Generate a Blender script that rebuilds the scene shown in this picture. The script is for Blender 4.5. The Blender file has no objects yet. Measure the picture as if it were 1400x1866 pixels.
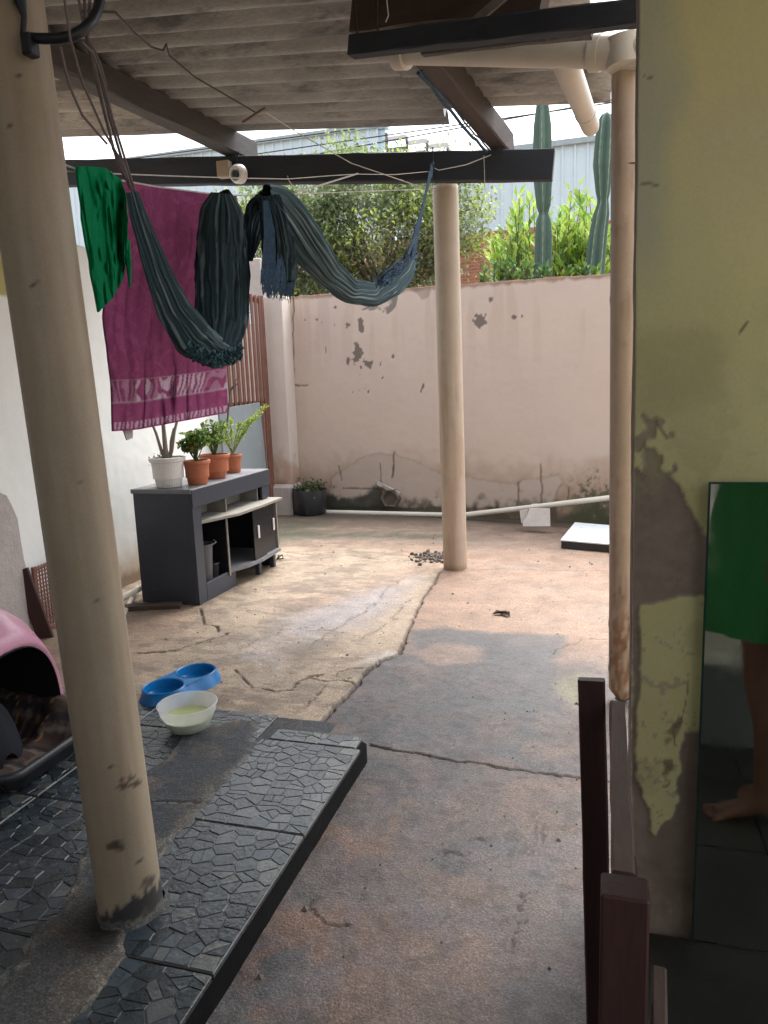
import bpy, math, random
import numpy as np
from mathutils import Matrix, Vector
random.seed(7); rng = np.random.default_rng(7)
scene = bpy.context.scene
C = scene.collection

# ------------------------------------------------------------------ camera
CAMF, CAMH, ROLL = 1350.0, 1.4, 0.036
_n = np.array([ROLL, 1.0, (933-704)/CAMF]); _up = -_n/np.linalg.norm(_n)
_u = 400/CAMF; _Y = np.array([_u, -_n[2]-ROLL*_u, 1.0]); _Y /= np.linalg.norm(_Y)
_X = np.cross(_Y, _up); _X /= np.linalg.norm(_X)
if _X[0] < 0: _X = -_X
RM = np.array([_X, _Y, _up])
cam = bpy.data.cameras.new('camera'); cam.sensor_fit = 'HORIZONTAL'; cam.sensor_width = 36
cam.lens = CAMF/1400*36; cam.clip_end = 500; cam.clip_start = 0.05
co = bpy.data.objects.new('camera', cam); C.objects.link(co)
mw = Matrix.Identity(4)
for i in range(3):
    mw[i][0] = RM[i, 0]; mw[i][1] = -RM[i, 1]; mw[i][2] = -RM[i, 2]
mw[2][3] = CAMH
co.matrix_world = mw
scene.camera = co

# ------------------------------------------------------------------ light
SUN_EL, SUN_AZ = 63, 12
world = bpy.data.worlds.new('World'); scene.world = world; world.use_nodes = True
wn = world.node_tree; wn.nodes.clear()
sky = wn.nodes.new('ShaderNodeTexSky'); sky.sky_type = 'NISHITA'; sky.sun_disc = False
sky.sun_elevation = math.radians(SUN_EL); sky.sun_rotation = math.radians(SUN_AZ)
sky.dust_density = 6.0; sky.air_density = 1.0; sky.ozone_density = 1.0
hs = wn.nodes.new('ShaderNodeHueSaturation'); hs.inputs['Saturation'].default_value = 0.30
hs.inputs['Value'].default_value = 1.0
bg = wn.nodes.new('ShaderNodeBackground'); bg.inputs['Strength'].default_value = 0.15
wo = wn.nodes.new('ShaderNodeOutputWorld')
wn.links.new(sky.outputs[0], hs.inputs['Color']); wn.links.new(hs.outputs[0], bg.inputs['Color']); wn.links.new(bg.outputs[0], wo.inputs['Surface'])
sun = bpy.data.lights.new('sun', 'SUN'); sun.energy = .6; sun.angle = math.radians(40); sun.color = (1, .98, .94)
so = bpy.data.objects.new('sun', sun); C.objects.link(so)
_el, _az = math.radians(SUN_EL), math.radians(SUN_AZ)
_sd = Vector((math.sin(_az)*math.cos(_el), math.cos(_az)*math.cos(_el), math.sin(_el)))
so.rotation_euler = _sd.to_track_quat('Z', 'Y').to_euler(); so.location = _sd*30
scene.view_settings.view_transform = 'Standard'; scene.view_settings.look = 'None'
scene.view_settings.gamma = 1; scene.view_settings.use_curve_mapping = False
scene.view_settings.exposure = 1.95
scene.render.engine = 'CYCLES'
scene.cycles.diffuse_bounces = 6; scene.cycles.max_bounces = 12

# ------------------------------------------------------------------ helpers
def ray(px, py): return RM @ np.array([(px-700)/CAMF, (py-933)/CAMF, 1.0])
O0 = np.array([0, 0, CAMH])
def onZ(px, py, z=0.0):
    d = ray(px, py); return O0 + d*((z-CAMH)/d[2])
def onY(px, py, y):
    d = ray(px, py); return O0 + d*(y/d[1])
def onX(px, py, x):
    d = ray(px, py); return O0 + d*(x/d[0])
def onV(px, py, a, b):
    """point on the vertical plane through ground points a and b"""
    nn = np.array([b[1]-a[1], a[0]-b[0], 0.0]); d = ray(px, py)
    return O0 + d*((np.array([a[0], a[1], 0])-O0) @ nn/(d @ nn))

def vnoise(x, y, seed=0):
    x = np.asarray(x, float); y = np.asarray(y, float)
    xi = np.floor(x).astype(np.int64); yi = np.floor(y).astype(np.int64); xf = x-xi; yf = y-yi
    def h(a, b):
        n = (a*374761393 + b*668265263 + seed*982451653) & 0xffffffff
        n = ((n ^ (n >> 13))*1274126177) & 0xffffffff
        return ((n ^ (n >> 16)) & 0xffff)/65535.0
    u = xf*xf*(3-2*xf); v = yf*yf*(3-2*yf)
    return (h(xi, yi)*(1-u)+h(xi+1, yi)*u)*(1-v) + (h(xi, yi+1)*(1-u)+h(xi+1, yi+1)*u)*v
def fbm(x, y, s=1.0, o=4, seed=0):
    t = 0; a = .5; w = 0
    for k in range(o):
        t = t + a*vnoise(x*s, y*s, seed+k*17); w += a; a *= .5; s *= 2.03
    return t/w
def sstep(a, b, x):
    t = np.clip((np.asarray(x, float)-a)/(b-a), 0, 1); return t*t*(3-2*t)
def sdpoly(x, y, poly):
    """signed distance, negative inside"""
    d = np.full(x.shape, 1e9); ins = np.zeros(x.shape, bool); n = len(poly)
    for i in range(n):
        x0, y0 = poly[i]; x1, y1 = poly[(i+1) % n]; ex, ey = x1-x0, y1-y0
        t = np.clip(((x-x0)*ex+(y-y0)*ey)/(ex*ex+ey*ey+1e-12), 0, 1)
        d = np.minimum(d, (x-x0-t*ex)**2+(y-y0-t*ey)**2)
        c = ((y0 > y) != (y1 > y)) & (x < ex*(y-y0)/((y1-y0) if y1 != y0 else 1e-9)+x0); ins ^= c
    d = np.sqrt(d); return np.where(ins, -d, d)
def dline(x, y, pts):
    d = np.full(x.shape, 1e9)
    for i in range(len(pts)-1):
        x0, y0 = pts[i]; x1, y1 = pts[i+1]; ex, ey = x1-x0, y1-y0
        t = np.clip(((x-x0)*ex+(y-y0)*ey)/(ex*ex+ey*ey+1e-12), 0, 1)
        d = np.minimum(d, (x-x0-t*ex)**2+(y-y0-t*ey)**2)
    return np.sqrt(d)
def mixc(a, b, m):
    m = np.asarray(m)[..., None]; return np.asarray(a)*(1-m)+np.asarray(b)*m
def G(pts): return [tuple(onZ(*p)[:2]) for p in pts]

OFF = {}
def tag(o, label=None, cat=None, group=None, kind=None):
    if label: o['label'] = label
    if cat: o['category'] = cat
    if group: o['group'] = group
    if kind: o['kind'] = kind
    return o
def thing(name, loc, label, cat, group=None):
    o = bpy.data.objects.new(name, None); C.objects.link(o); o.location = loc; o.empty_display_size = .1
    OFF[o.name] = np.array(loc, float); return tag(o, label, cat, group)
def link(name, me, mat, parent=None, base=None):
    o = bpy.data.objects.new(name, me); C.objects.link(o)
    if mat: me.materials.append(mat)
    if parent is not None:
        o.parent = parent; OFF[o.name] = OFF[parent.name]; off = OFF[parent.name]
    else:
        if base is None:
            n = len(me.vertices); a = np.empty(n*3); me.vertices.foreach_get('co', a); a = a.reshape(-1, 3)
            base = ((a[:, 0].min()+a[:, 0].max())/2, (a[:, 1].min()+a[:, 1].max())/2, a[:, 2].min())
        off = np.array(base, float); OFF[o.name] = off; o.location = off
    if np.any(off != 0):
        n = len(me.vertices); a = np.empty(n*3); me.vertices.foreach_get('co', a)
        a = (a.reshape(-1, 3)-off).ravel(); me.vertices.foreach_set('co', a)
    me.update(); return o
def smooth(me, on=True, ang=None):
    me.polygons.foreach_set('use_smooth', [on]*len(me.polygons))
    if on and ang: me.set_sharp_from_angle(angle=math.radians(ang))
class MB:
    def __init__(s): s.v = []; s.f = []
    def add(s, vs, fs):
        k = len(s.v); s.v += [tuple(map(float, v)) for v in vs]; s.f += [tuple(i+k for i in f) for f in fs]; return s
    def box(s, a, b, bev=0.0, rot=0.0, cen=None):
        x0, y0, z0 = a; x1, y1, z1 = b
        if bev <= 0:
            v = [(x, y, z) for z in (z0, z1) for x, y in ((x0, y0), (x1, y0), (x1, y1), (x0, y1))]
            f = [(0, 3, 2, 1), (4, 5, 6, 7), (0, 1, 5, 4), (1, 2, 6, 5), (2, 3, 7, 6), (3, 0, 4, 7)]
        else:
            c = bev; v = []; f = []
            for z, i in ((z0, c), (z0+c, 0), (z1-c, 0), (z1, c)):
                v += [(x0+c, y0+i, z), (x1-c, y0+i, z), (x1-i, y0+c, z), (x1-i, y1-c, z), (x1-c, y1-i, z), (x0+c, y1-i, z), (x0+i, y1-c, z), (x0+i, y0+c, z)]
            for r in range(3):
                for j in range(8): f.append((r*8+j, r*8+(j+1) % 8, (r+1)*8+(j+1) % 8, (r+1)*8+j))
            f += [tuple(range(7, -1, -1)), tuple(range(24, 32))]
        if rot:
            cx, cy = cen if cen is not None else ((x0+x1)/2, (y0+y1)/2); cr, sr = math.cos(rot), math.sin(rot)
            v = [(cx+(x-cx)*cr-(y-cy)*sr, cy+(x-cx)*sr+(y-cy)*cr, z) for x, y, z in v]
        return s.add(v, f)
    def beam(s, p, q, w, h, bev=.004, wob=0.0, n=1, up=(0, 0, 1)):
        """rectangular bar from p to q; w across, h along up"""
        p = np.array(p, float); q = np.array(q, float); d = q-p; d /= np.linalg.norm(d)
        sd = np.cross(d, up if abs(np.dot(d, up)) < .98 else (1, 0, 0)); sd /= np.linalg.norm(sd); u = np.cross(sd, d); k0 = None; v = []; f = []
        b = bev
        prof = [(-w/2+b, -h/2), (w/2-b, -h/2), (w/2, -h/2+b), (w/2, h/2-b), (w/2-b, h/2), (-w/2+b, h/2), (-w/2, h/2-b), (-w/2, -h/2+b)]
        for i in range(n+1):
            c = p+(q-p)*i/n
            for a, e in prof:
                j = (random.uniform(-wob, wob), random.uniform(-wob, wob)) if wob else (0, 0)
                v.append(c+sd*(a+j[0])+u*(e+j[1]))
            if i:
                for j in range(8): f.append(((i-1)*8+j, (i-1)*8+(j+1) % 8, i*8+(j+1) % 8, i*8+j))
        f += [tuple(range(7, -1, -1)), tuple(range(n*8, n*8+8))]
        return s.add(v, f)
    def tube(s, pts, r, n=8, cap=True):
        pts = [np.array(p, float) for p in pts]; m = len(pts); rr = r if hasattr(r, '__len__') else [r]*m
        v = []; f = []; prev = None
        for i in range(m):
            d = pts[min(i+1, m-1)]-pts[max(i-1, 0)]; d = d/(np.linalg.norm(d)+1e-12)
            if prev is None:
                a = np.cross(d, (0, 0, 1)) if abs(d[2]) < .9 else np.cross(d, (1, 0, 0))
            else: a = prev-d*(prev @ d)
            a /= np.linalg.norm(a)+1e-12; prev = a; b = np.cross(d, a)
            for j in range(n):
                t = 2*math.pi*j/n; v.append(pts[i]+(a*math.cos(t)+b*math.sin(t))*rr[i])
            if i:
                for j in range(n): f.append(((i-1)*n+j, (i-1)*n+(j+1) % n, i*n+(j+1) % n, i*n+j))
        if cap: f += [tuple(range(n-1, -1, -1)), tuple(range((m-1)*n, m*n))]
        return s.add(v, f)
    def lathe(s, c, prof, n=32, rfun=None):
        v = []; f = []
        for i, (r, z) in enumerate(prof):
            for j in range(n):
                t = 2*math.pi*j/n; q = r*(rfun(t, i) if rfun else 1); v.append((c[0]+q*math.cos(t), c[1]+q*math.sin(t), c[2]+z))
            if i:
                for j in range(n): f.append(((i-1)*n+j, (i-1)*n+(j+1) % n, i*n+(j+1) % n, i*n+j))
        return s.add(v, f)
    def prism(s, poly, z0, z1):
        n = len(poly); v = [(x, y, z0) for x, y in poly]+[(x, y, z1) for x, y in poly]
        f = [tuple(range(n-1, -1, -1)), tuple(range(n, 2*n))]+[(i, (i+1) % n, n+(i+1) % n, n+i) for i in range(n)]
        return s.add(v, f)
    def mesh(s, name): me = bpy.data.meshes.new(name); me.from_pydata(s.v, [], s.f); me.update(); return me
    def build(s, name, mat, parent=None, sm=False, base=None, ang=40):
        me = s.mesh(name)
        if sm: smooth(me, True, ang)
        return link(name, me, mat, parent, base)
def gridmesh(name, P, mat, parent=None, col=None, closed=False, sm=True, base=None, back=None):
    """P[nu,nv,3]; closed wraps u"""
    nu, nv = P.shape[:2]; idx = np.arange(nu*nv).reshape(nu, nv)
    if closed: idx = np.vstack([idx, idx[:1]])
    q = np.stack([idx[:-1, :-1], idx[1:, :-1], idx[1:, 1:], idx[:-1, 1:]], -1).reshape(-1, 4)
    me = bpy.data.meshes.new(name); me.vertices.add(nu*nv); me.vertices.foreach_set('co', P.astype(float).ravel())
    me.loops.add(q.size); me.loops.foreach_set('vertex_index', q.ravel().astype(np.int32))
    me.polygons.add(len(q)); me.polygons.foreach_set('loop_start', np.arange(0, q.size, 4, dtype=np.int32))
    me.update(calc_edges=True)
    if sm: smooth(me)
    if col is not None: setcol(me, col.reshape(-1, 3))
    return link(name, me, mat, parent, base)
def setcol(me, col):
    ca = me.color_attributes.new('tint', 'FLOAT_COLOR', 'POINT'); a = np.ones((len(me.vertices), 4)); a[:, :3] = np.clip(col, 0.002, 1)
    ca.data.foreach_set('color', a.ravel())
def quads(name, V, mat, parent=None, col=None, base=None):
    """V[n,4,3] separate quads"""
    n = len(V); me = bpy.data.meshes.new(name); me.vertices.add(n*4); me.vertices.foreach_set('co', V.ravel())
    me.loops.add(n*4); me.loops.foreach_set('vertex_index', np.arange(n*4, dtype=np.int32))
    me.polygons.add(n); me.polygons.foreach_set('loop_start', np.arange(0, n*4, 4, dtype=np.int32)); me.update(calc_edges=True)
    if col is not None: setcol(me, np.repeat(col, 4, axis=0))
    return link(name, me, mat, parent, base)

def mat(name, col=(.5, .5, .5), rough=.7, var=.15, vs=6.0, bump=.15, bs=60.0, metal=0.0, tint=False, spec=.4, stretch=None, streak=None, alpha=1.0, trans=0.0, sub=0.0, fine=.12, fs=180.0, bdist=.004, coat=0, cracks=None, speck=None):
    m = bpy.data.materials.new(name); m.use_nodes = True; nt = m.node_tree; N = nt.nodes; L = nt.links
    b = N['Principled BSDF']; b.inputs['Roughness'].default_value = rough; b.inputs['Metallic'].default_value = metal
    b.inputs['Specular IOR Level'].default_value = spec; b.inputs['Alpha'].default_value = alpha
    b.inputs['Transmission Weight'].default_value = trans; b.inputs['Coat Weight'].default_value = coat
    tc = N.new('ShaderNodeTexCoord'); mp = N.new('ShaderNodeMapping'); L.new(tc.outputs['Object'], mp.inputs['Vector'])
    if stretch: mp.inputs['Scale'].default_value = stretch
    if tint:
        a = N.new('ShaderNodeAttribute'); a.attribute_name = 'tint'; src = a.outputs['Color']
    else:
        a = N.new('ShaderNodeRGB'); a.outputs[0].default_value = (*col, 1); src = a.outputs[0]
    n1 = N.new('ShaderNodeTexNoise'); n1.inputs['Scale'].default_value = vs; n1.inputs['Detail'].default_value = 6; n1.inputs['Roughness'].default_value = .65
    n2 = N.new('ShaderNodeTexNoise'); n2.inputs['Scale'].default_value = fs; n2.inputs['Detail'].default_value = 3
    L.new(mp.outputs[0], n1.inputs['Vector']); L.new(mp.outputs[0], n2.inputs['Vector'])
    r1 = N.new('ShaderNodeMapRange'); r1.inputs[1].default_value = .25; r1.inputs[2].default_value = .75; r1.inputs[3].default_value = 1-var; r1.inputs[4].default_value = 1+var
    r2 = N.new('ShaderNodeMapRange'); r2.inputs[1].default_value = .3; r2.inputs[2].default_value = .7; r2.inputs[3].default_value = 1-fine; r2.inputs[4].default_value = 1+fine
    L.new(n1.outputs[0], r1.inputs[0]); L.new(n2.outputs[0], r2.inputs[0])
    mu = N.new('ShaderNodeMath'); mu.operation = 'MULTIPLY'; L.new(r1.outputs[0], mu.inputs[0]); L.new(r2.outputs[0], mu.inputs[1])
    vm = N.new('ShaderNodeVectorMath'); vm.operation = 'SCALE'; L.new(src, vm.inputs[0]); L.new(mu.outputs[0], vm.inputs['Scale'])
    out = vm.outputs[0]
    if speck:
        for ssc, lo, hi in speck:
            vs2 = N.new('ShaderNodeTexVoronoi'); vs2.inputs['Scale'].default_value = ssc; L.new(mp.outputs[0], vs2.inputs['Vector'])
            sp2 = N.new('ShaderNodeSeparateColor'); L.new(vs2.outputs['Color'], sp2.inputs[0])
            pw2 = N.new('ShaderNodeMath'); pw2.operation = 'POWER'; pw2.inputs[1].default_value = 2.2; L.new(sp2.outputs[0], pw2.inputs[0])
            rs2 = N.new('ShaderNodeMapRange'); rs2.inputs[3].default_value = lo; rs2.inputs[4].default_value = hi; L.new(pw2.outputs[0], rs2.inputs[0])
            vm2 = N.new('ShaderNodeVectorMath'); vm2.operation = 'SCALE'; L.new(out, vm2.inputs[0]); L.new(rs2.outputs[0], vm2.inputs['Scale']); out = vm2.outputs[0]
    if streak:
        sc, amt, scol, thr = streak
        n3 = N.new('ShaderNodeTexNoise'); n3.inputs['Scale'].default_value = sc; n3.inputs['Detail'].default_value = 8; n3.inputs['Roughness'].default_value = .7; L.new(mp.outputs[0], n3.inputs['Vector'])
        r3 = N.new('ShaderNodeMapRange'); r3.inputs[1].default_value = thr; r3.inputs[2].default_value = thr+.12; r3.inputs[4].default_value = amt; L.new(n3.outputs[0], r3.inputs[0])
        mx = N.new('ShaderNodeMix'); mx.data_type = 'RGBA'; L.new(r3.outputs[0], mx.inputs[0]); L.new(out, mx.inputs[6]); mx.inputs[7].default_value = (*scol, 1); out = mx.outputs[2]
    chh = None
    if cracks:
        csc, cwd, camt = cracks
        nd = N.new('ShaderNodeTexNoise'); nd.inputs['Scale'].default_value = csc*2.2; nd.inputs['Detail'].default_value = 5; L.new(mp.outputs[0], nd.inputs['Vector'])
        va = N.new('ShaderNodeVectorMath'); va.operation = 'MULTIPLY_ADD'; va.inputs[1].default_value = (.55/csc*2, .55/csc*2, .55/csc*2); L.new(nd.outputs['Color'], va.inputs[0]); L.new(mp.outputs[0], va.inputs[2])
        vo = N.new('ShaderNodeTexVoronoi'); vo.feature = 'DISTANCE_TO_EDGE'; vo.inputs['Scale'].default_value = csc; L.new(va.outputs[0], vo.inputs['Vector'])
        rc_ = N.new('ShaderNodeMapRange'); rc_.inputs[1].default_value = 0; rc_.inputs[2].default_value = cwd; rc_.inputs[3].default_value = 1; rc_.inputs[4].default_value = 0; L.new(vo.outputs['Distance'], rc_.inputs[0])
        nm = N.new('ShaderNodeTexNoise'); nm.inputs['Scale'].default_value = csc*.7; nm.inputs['Detail'].default_value = 4; L.new(mp.outputs[0], nm.inputs['Vector'])
        rm_ = N.new('ShaderNodeMapRange'); rm_.inputs[1].default_value = .5; rm_.inputs[2].default_value = .6; rm_.inputs[4].default_value = camt; L.new(nm.outputs[0], rm_.inputs[0])
        mm_ = N.new('ShaderNodeMath'); mm_.operation = 'MULTIPLY'; L.new(rc_.outputs[0], mm_.inputs[0]); L.new(rm_.outputs[0], mm_.inputs[1]); chh = mm_.outputs[0]
        mx = N.new('ShaderNodeMix'); mx.data_type = 'RGBA'; L.new(chh, mx.inputs[0]); L.new(out, mx.inputs[6]); mx.inputs[7].default_value = (.03, .022, .016, 1); out = mx.outputs[2]
    L.new(out, b.inputs['Base Color'])
    if bump:
        nb = N.new('ShaderNodeTexNoise'); nb.inputs['Scale'].default_value = bs; nb.inputs['Detail'].default_value = 5; nb.inputs['Roughness'].default_value = .6; L.new(mp.outputs[0], nb.inputs['Vector'])
        bp = N.new('ShaderNodeBump'); bp.inputs['Strength'].default_value = bump; bp.inputs['Distance'].default_value = bdist; L.new(nb.outputs[0], bp.inputs['Height']); L.new(bp.outputs[0], b.inputs['Normal'])
        rr = N.new('ShaderNodeMapRange'); rr.inputs[3].default_value = max(0.02, rough-.12); rr.inputs[4].default_value = min(1, rough+.12); L.new(n1.outputs[0], rr.inputs[0]); L.new(rr.outputs[0], b.inputs['Roughness'])
    if sub:
        # thin leaves let light through
        tr = N.new('ShaderNodeBsdfTranslucent'); ms = N.new('ShaderNodeMixShader'); ms.inputs[0].default_value = sub
        L.new(out, tr.inputs['Color']); L.new(b.outputs[0], ms.inputs[1]); L.new(tr.outputs[0], ms.inputs[2]); L.new(ms.outputs[0], N['Material Output'].inputs['Surface'])
    return m

M = {}
M['floor'] = mat('concrete_floor', tint=True, rough=.6, var=.34, vs=5, bump=.6, bs=120, fine=.42, fs=260, bdist=.006, cracks=(4.2, .008, .85), speck=((170, .86, 1.36), (340, .9, 1.22)), streak=(23, .55, (.045, .038, .035), .6))
M['plaster'] = mat('painted_plaster', tint=True, rough=.85, var=.04, vs=3, bump=.2, bs=45, fine=.03, fs=120, bdist=.003)
M['tile'] = mat('black_embossed_tile', tint=True, rough=.27, var=.5, vs=8, bump=.5, bs=60, fine=.2, fs=200, spec=.6, bdist=.004, streak=(16, .35, (.2, .2, .195), .6))
M['tile_side'] = mat('black_step_riser', (.008, .008, .008), spec=.1, rough=.9, var=.4, vs=12, bump=.4, bs=90)
M['cement'] = mat('cement_patch', tint=True, rough=.75, var=.2, vs=8, bump=.6, bs=120, fine=.42, fs=240, bdist=.006, cracks=(7, .015, .8), speck=((170, .75, 1.6),), streak=(20, .5, (.03, .028, .026), .6))
M['column'] = mat('cream_painted_column', tint=True, rough=.5, var=.1, vs=6, bump=.25, bs=22, fine=.05, bdist=.006, streak=(9, .3, (.28, .2, .13), .6))
M['fibre'] = mat('fibre_cement', (.33, .32, .31), rough=.9, var=.35, vs=5, bump=.5, bs=70, stretch=(.3, 1, 1), streak=(6, .7, (.07, .07, .072), .52), fine=.12, fs=120)
M['beam'] = mat('dark_weathered_wood', (.032, .037, .048), rough=.75, var=.3, vs=9, bump=.4, bs=50, stretch=(.12, 1, 1))
M['rafter'] = mat('old_grey_wood', (.08, .075, .075), rough=.8, var=.45, vs=7, bump=.5, bs=40, stretch=(1, .1, 1), streak=(5, .6, (.22, .19, .165), .56))
M['rafter2'] = mat('old_red_brown_wood', (.065, .05, .048), rough=.8, var=.4, vs=7, bump=.5, bs=40, stretch=(1, .12, 1), streak=(5, .5, (.2, .17, .15), .58))
M['plank'] = mat('brown_plank', (.06, .042, .034), rough=.8, var=.4, vs=6, bump=.3, bs=40, stretch=(.15, 1, 1))
M['pvc'] = mat('aged_white_pvc', (.52, .47, .41), rough=.4, var=.1, vs=5, bump=.06, bs=30, fine=.04, streak=(9, .3, (.3, .2, .13), .62))
M['pvc2'] = mat('stained_downpipe', tint=True, rough=.45, var=.1, vs=6, bump=.1, bs=40, fine=.05, streak=(8, .35, (.25, .15, .1), .6))
M['pvcw'] = mat('white_pvc', (.72, .68, .6), rough=.4, var=.08, vs=6, bump=.05, bs=30, streak=(9, .3, (.35, .26, .18), .64))
M['gate'] = mat('dark_red_brown_gate_wood', (.05, .022, .02), rough=.5, var=.3, vs=8, bump=.25, bs=50, stretch=(1, 1, .12))
M['gate2'] = mat('lit_gate_rail', (.17, .115, .1), rough=.6, var=.25, vs=8, bump=.25, bs=50, stretch=(1, .12, 1))  # paler copy of the gate wood, the rail's lit top put into colour
M['cloth'] = mat('woven_cloth', tint=True, rough=.9, var=.08, vs=12, bump=.5, bs=260, fine=.12, fs=320, spec=.1, bdist=.002)
M['terry'] = mat('terry_cloth', tint=True, rough=.95, var=.1, vs=14, bump=.8, bs=320, fine=.2, fs=380, spec=.05, bdist=.003)
M['thin'] = mat('thin_green_cloth', (.0, .26, .1), rough=.75, var=.08, vs=10, bump=.2, bs=200, fine=.05, spec=.15, sub=.35)
M['rope'] = mat('rope', (.16, .13, .13), rough=.9, var=.2, vs=30, bump=.6, bs=200, spec=.1)
M['ropeb'] = mat('blue_rope', (.05, .085, .13), rough=.9, var=.3, vs=40, bump=.6, bs=200, spec=.1)
M['white_line'] = mat('pale_line', (.55, .53, .5), rough=.6, var=.1, bump=0)
M['dark_wire'] = mat('dark_wire', (.02, .02, .02), rough=.6, var=.1, bump=0)
M['hose'] = mat('black_rubber', (.012, .014, .02), rough=.45, var=.2, bump=.1)
M['stand'] = mat('charcoal_laminate', (.038, .045, .060), rough=.38, var=.12, vs=4, bump=.06, bs=30, fine=.04, streak=(14, .35, (.11, .11, .115), .61))
M['stand_top'] = mat('dusty_laminate_top', (.17, .175, .19), rough=.45, var=.25, vs=9, bump=.1, bs=60, streak=(8, .4, (.06, .065, .075), .58))
M['black'] = mat('black_laminate', (.012, .013, .016), rough=.25, var=.15, bump=.03)
M['chip'] = mat('chipboard_white', (.23, .215, .19), rough=.7, var=.2, vs=15, bump=.1)
M['terra'] = mat('terracotta_plastic', (.40, .13, .065), rough=.5, var=.1, vs=8, bump=.1, streak=(12, .3, (.5, .33, .24), .64))
M['whitepot'] = mat('white_plastic_pot', (.74, .72, .68), rough=.4, var=.06, bump=.05, streak=(8, .25, (.45, .4, .33), .64))
M['soil'] = mat('potting_soil', (.045, .03, .02), rough=.95, var=.5, vs=40, bump=1, bs=120, bdist=.01)
M['leaf'] = mat('leaves', tint=True, rough=.55, var=.12, bump=0, sub=.35, spec=.3)
M['bark'] = mat('bark', (.13, .1, .075), rough=.9, var=.35, vs=14, bump=.6, bs=60)
M['cactus'] = mat('cactus_skin', tint=True, rough=.55, var=.12, vs=8, bump=.1)
M['blue'] = mat('blue_plastic', (.0, .13, .36), rough=.33, var=.08, vs=10, bump=.05, streak=(16, .25, (.12, .3, .45), .62))
M['pink'] = mat('pink_plastic', (.50, .24, .33), rough=.28, var=.05, bump=.03)
M['pinkd'] = mat('shaded_jamb_lip_pink', (.12, .03, .045), rough=.4, var=.05, bump=.03)  # pink with the carrier jamb's shade mixed in; also the mouth colour
M['tray'] = mat('dark_grey_plastic', (.03, .032, .036), rough=.35, var=.1, bump=.05)
M['darkin'] = mat('interior_shade_black', (.006, .006, .008), rough=.8, var=.1, bump=0)  # shade inside hollows put into a near-black colour
M['plaid'] = mat('plaid_blanket', tint=True, rough=.95, var=.1, vs=20, bump=.5, bs=220)
M['warehouse'] = mat('light_blue_sheet_metal', (.62, .74, .81), rough=.45, var=.06, vs=.6, bump=0, fine=.02)
M['whitemetal'] = mat('white_metal', (.8, .8, .8), rough=.5, var=.05, bump=0)
M['board'] = mat('grey_blue_board', (.17, .2, .22), rough=.6, var=.12, vs=5, bump=.1, streak=(10, .4, (.35, .37, .38), .64))
M['rust'] = mat('brown_gate_metal', (.17, .075, .055), rough=.6, var=.3, vs=10, bump=.2, streak=(9, .5, (.3, .22, .18), .6))
M['rough_plaster'] = mat('rough_grey_plaster', (.42, .38, .36), rough=.9, var=.15, vs=7, bump=.6, bs=40, bdist=.01)
M['stone'] = mat('broken_tile_slab', (.45, .41, .38), rough=.8, var=.15, vs=14, bump=.4)
M['panel'] = mat('pale_blue_white_panel', (.66, .72, .76), rough=.3, var=.04, bump=.03)
M['brick'] = mat('orange_brick', (.33, .13, .08), rough=.9, var=.3, vs=20, bump=.6, bs=60)
M['glassedge'] = mat('green_glass_edge', (.03, .09, .07), rough=.2, var=.1, bump=0)
M['mirror'] = mat('mirror_glass', (.74, .79, .74), rough=.04, var=.0, bump=0, metal=1.0, fine=0)
M['darktile'] = mat('dark_floor_tile', (.022, .022, .018), rough=.45, var=.35, vs=5, bump=.2, bs=60, streak=(20, .5, (.09, .085, .07), .68))
M['room'] = mat('off_white_room_wall', tint=True, rough=.85, var=.08, bump=.2)
M['skin'] = mat('skin', (.19, .095, .062), rough=.5, var=.06, vs=10, bump=.08, bs=120)
M['hair'] = mat('dark_hair', (.012, .009, .008), rough=.5, var=.3, vs=60, bump=.4, bs=200)
M['green'] = mat('green_shirt_cloth', (.035, .20, .06), rough=.85, var=.08, vs=8, bump=.3, bs=150)
M['leafdry'] = mat('dry_leaf', (.04, .018, .01), rough=.8, var=.3, bump=.2)
M['debris'] = mat('rubble', (.12, .098, .082), rough=.95, var=.4, vs=20, bump=1, bs=60, bdist=.01)
M['ceramic'] = mat('white_ceramic', (.75, .74, .72), rough=.2, var=.02, bump=0)
M['box'] = mat('beige_plastic', (.45, .36, .26), rough=.5, var=.05, bump=0)
M['terrain'] = mat('bare_earth', (.2, .15, .1), rough=.95, var=.3, vs=1, bump=.5, bs=10)
nt = M['mirror'].node_tree; nz = nt.nodes.new('ShaderNodeTexNoise'); nz.inputs['Scale'].default_value = 14; nz.inputs['Detail'].default_value = 7
mr = nt.nodes.new('ShaderNodeMapRange'); mr.inputs[1].default_value = .45; mr.inputs[2].default_value = .75; mr.inputs[3].default_value = .03; mr.inputs[4].default_value = .16
nt.links.new(nz.outputs[0], mr.inputs[0]); nt.links.new(mr.outputs[0], nt.nodes['Principled BSDF'].inputs['Roughness'])
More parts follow.
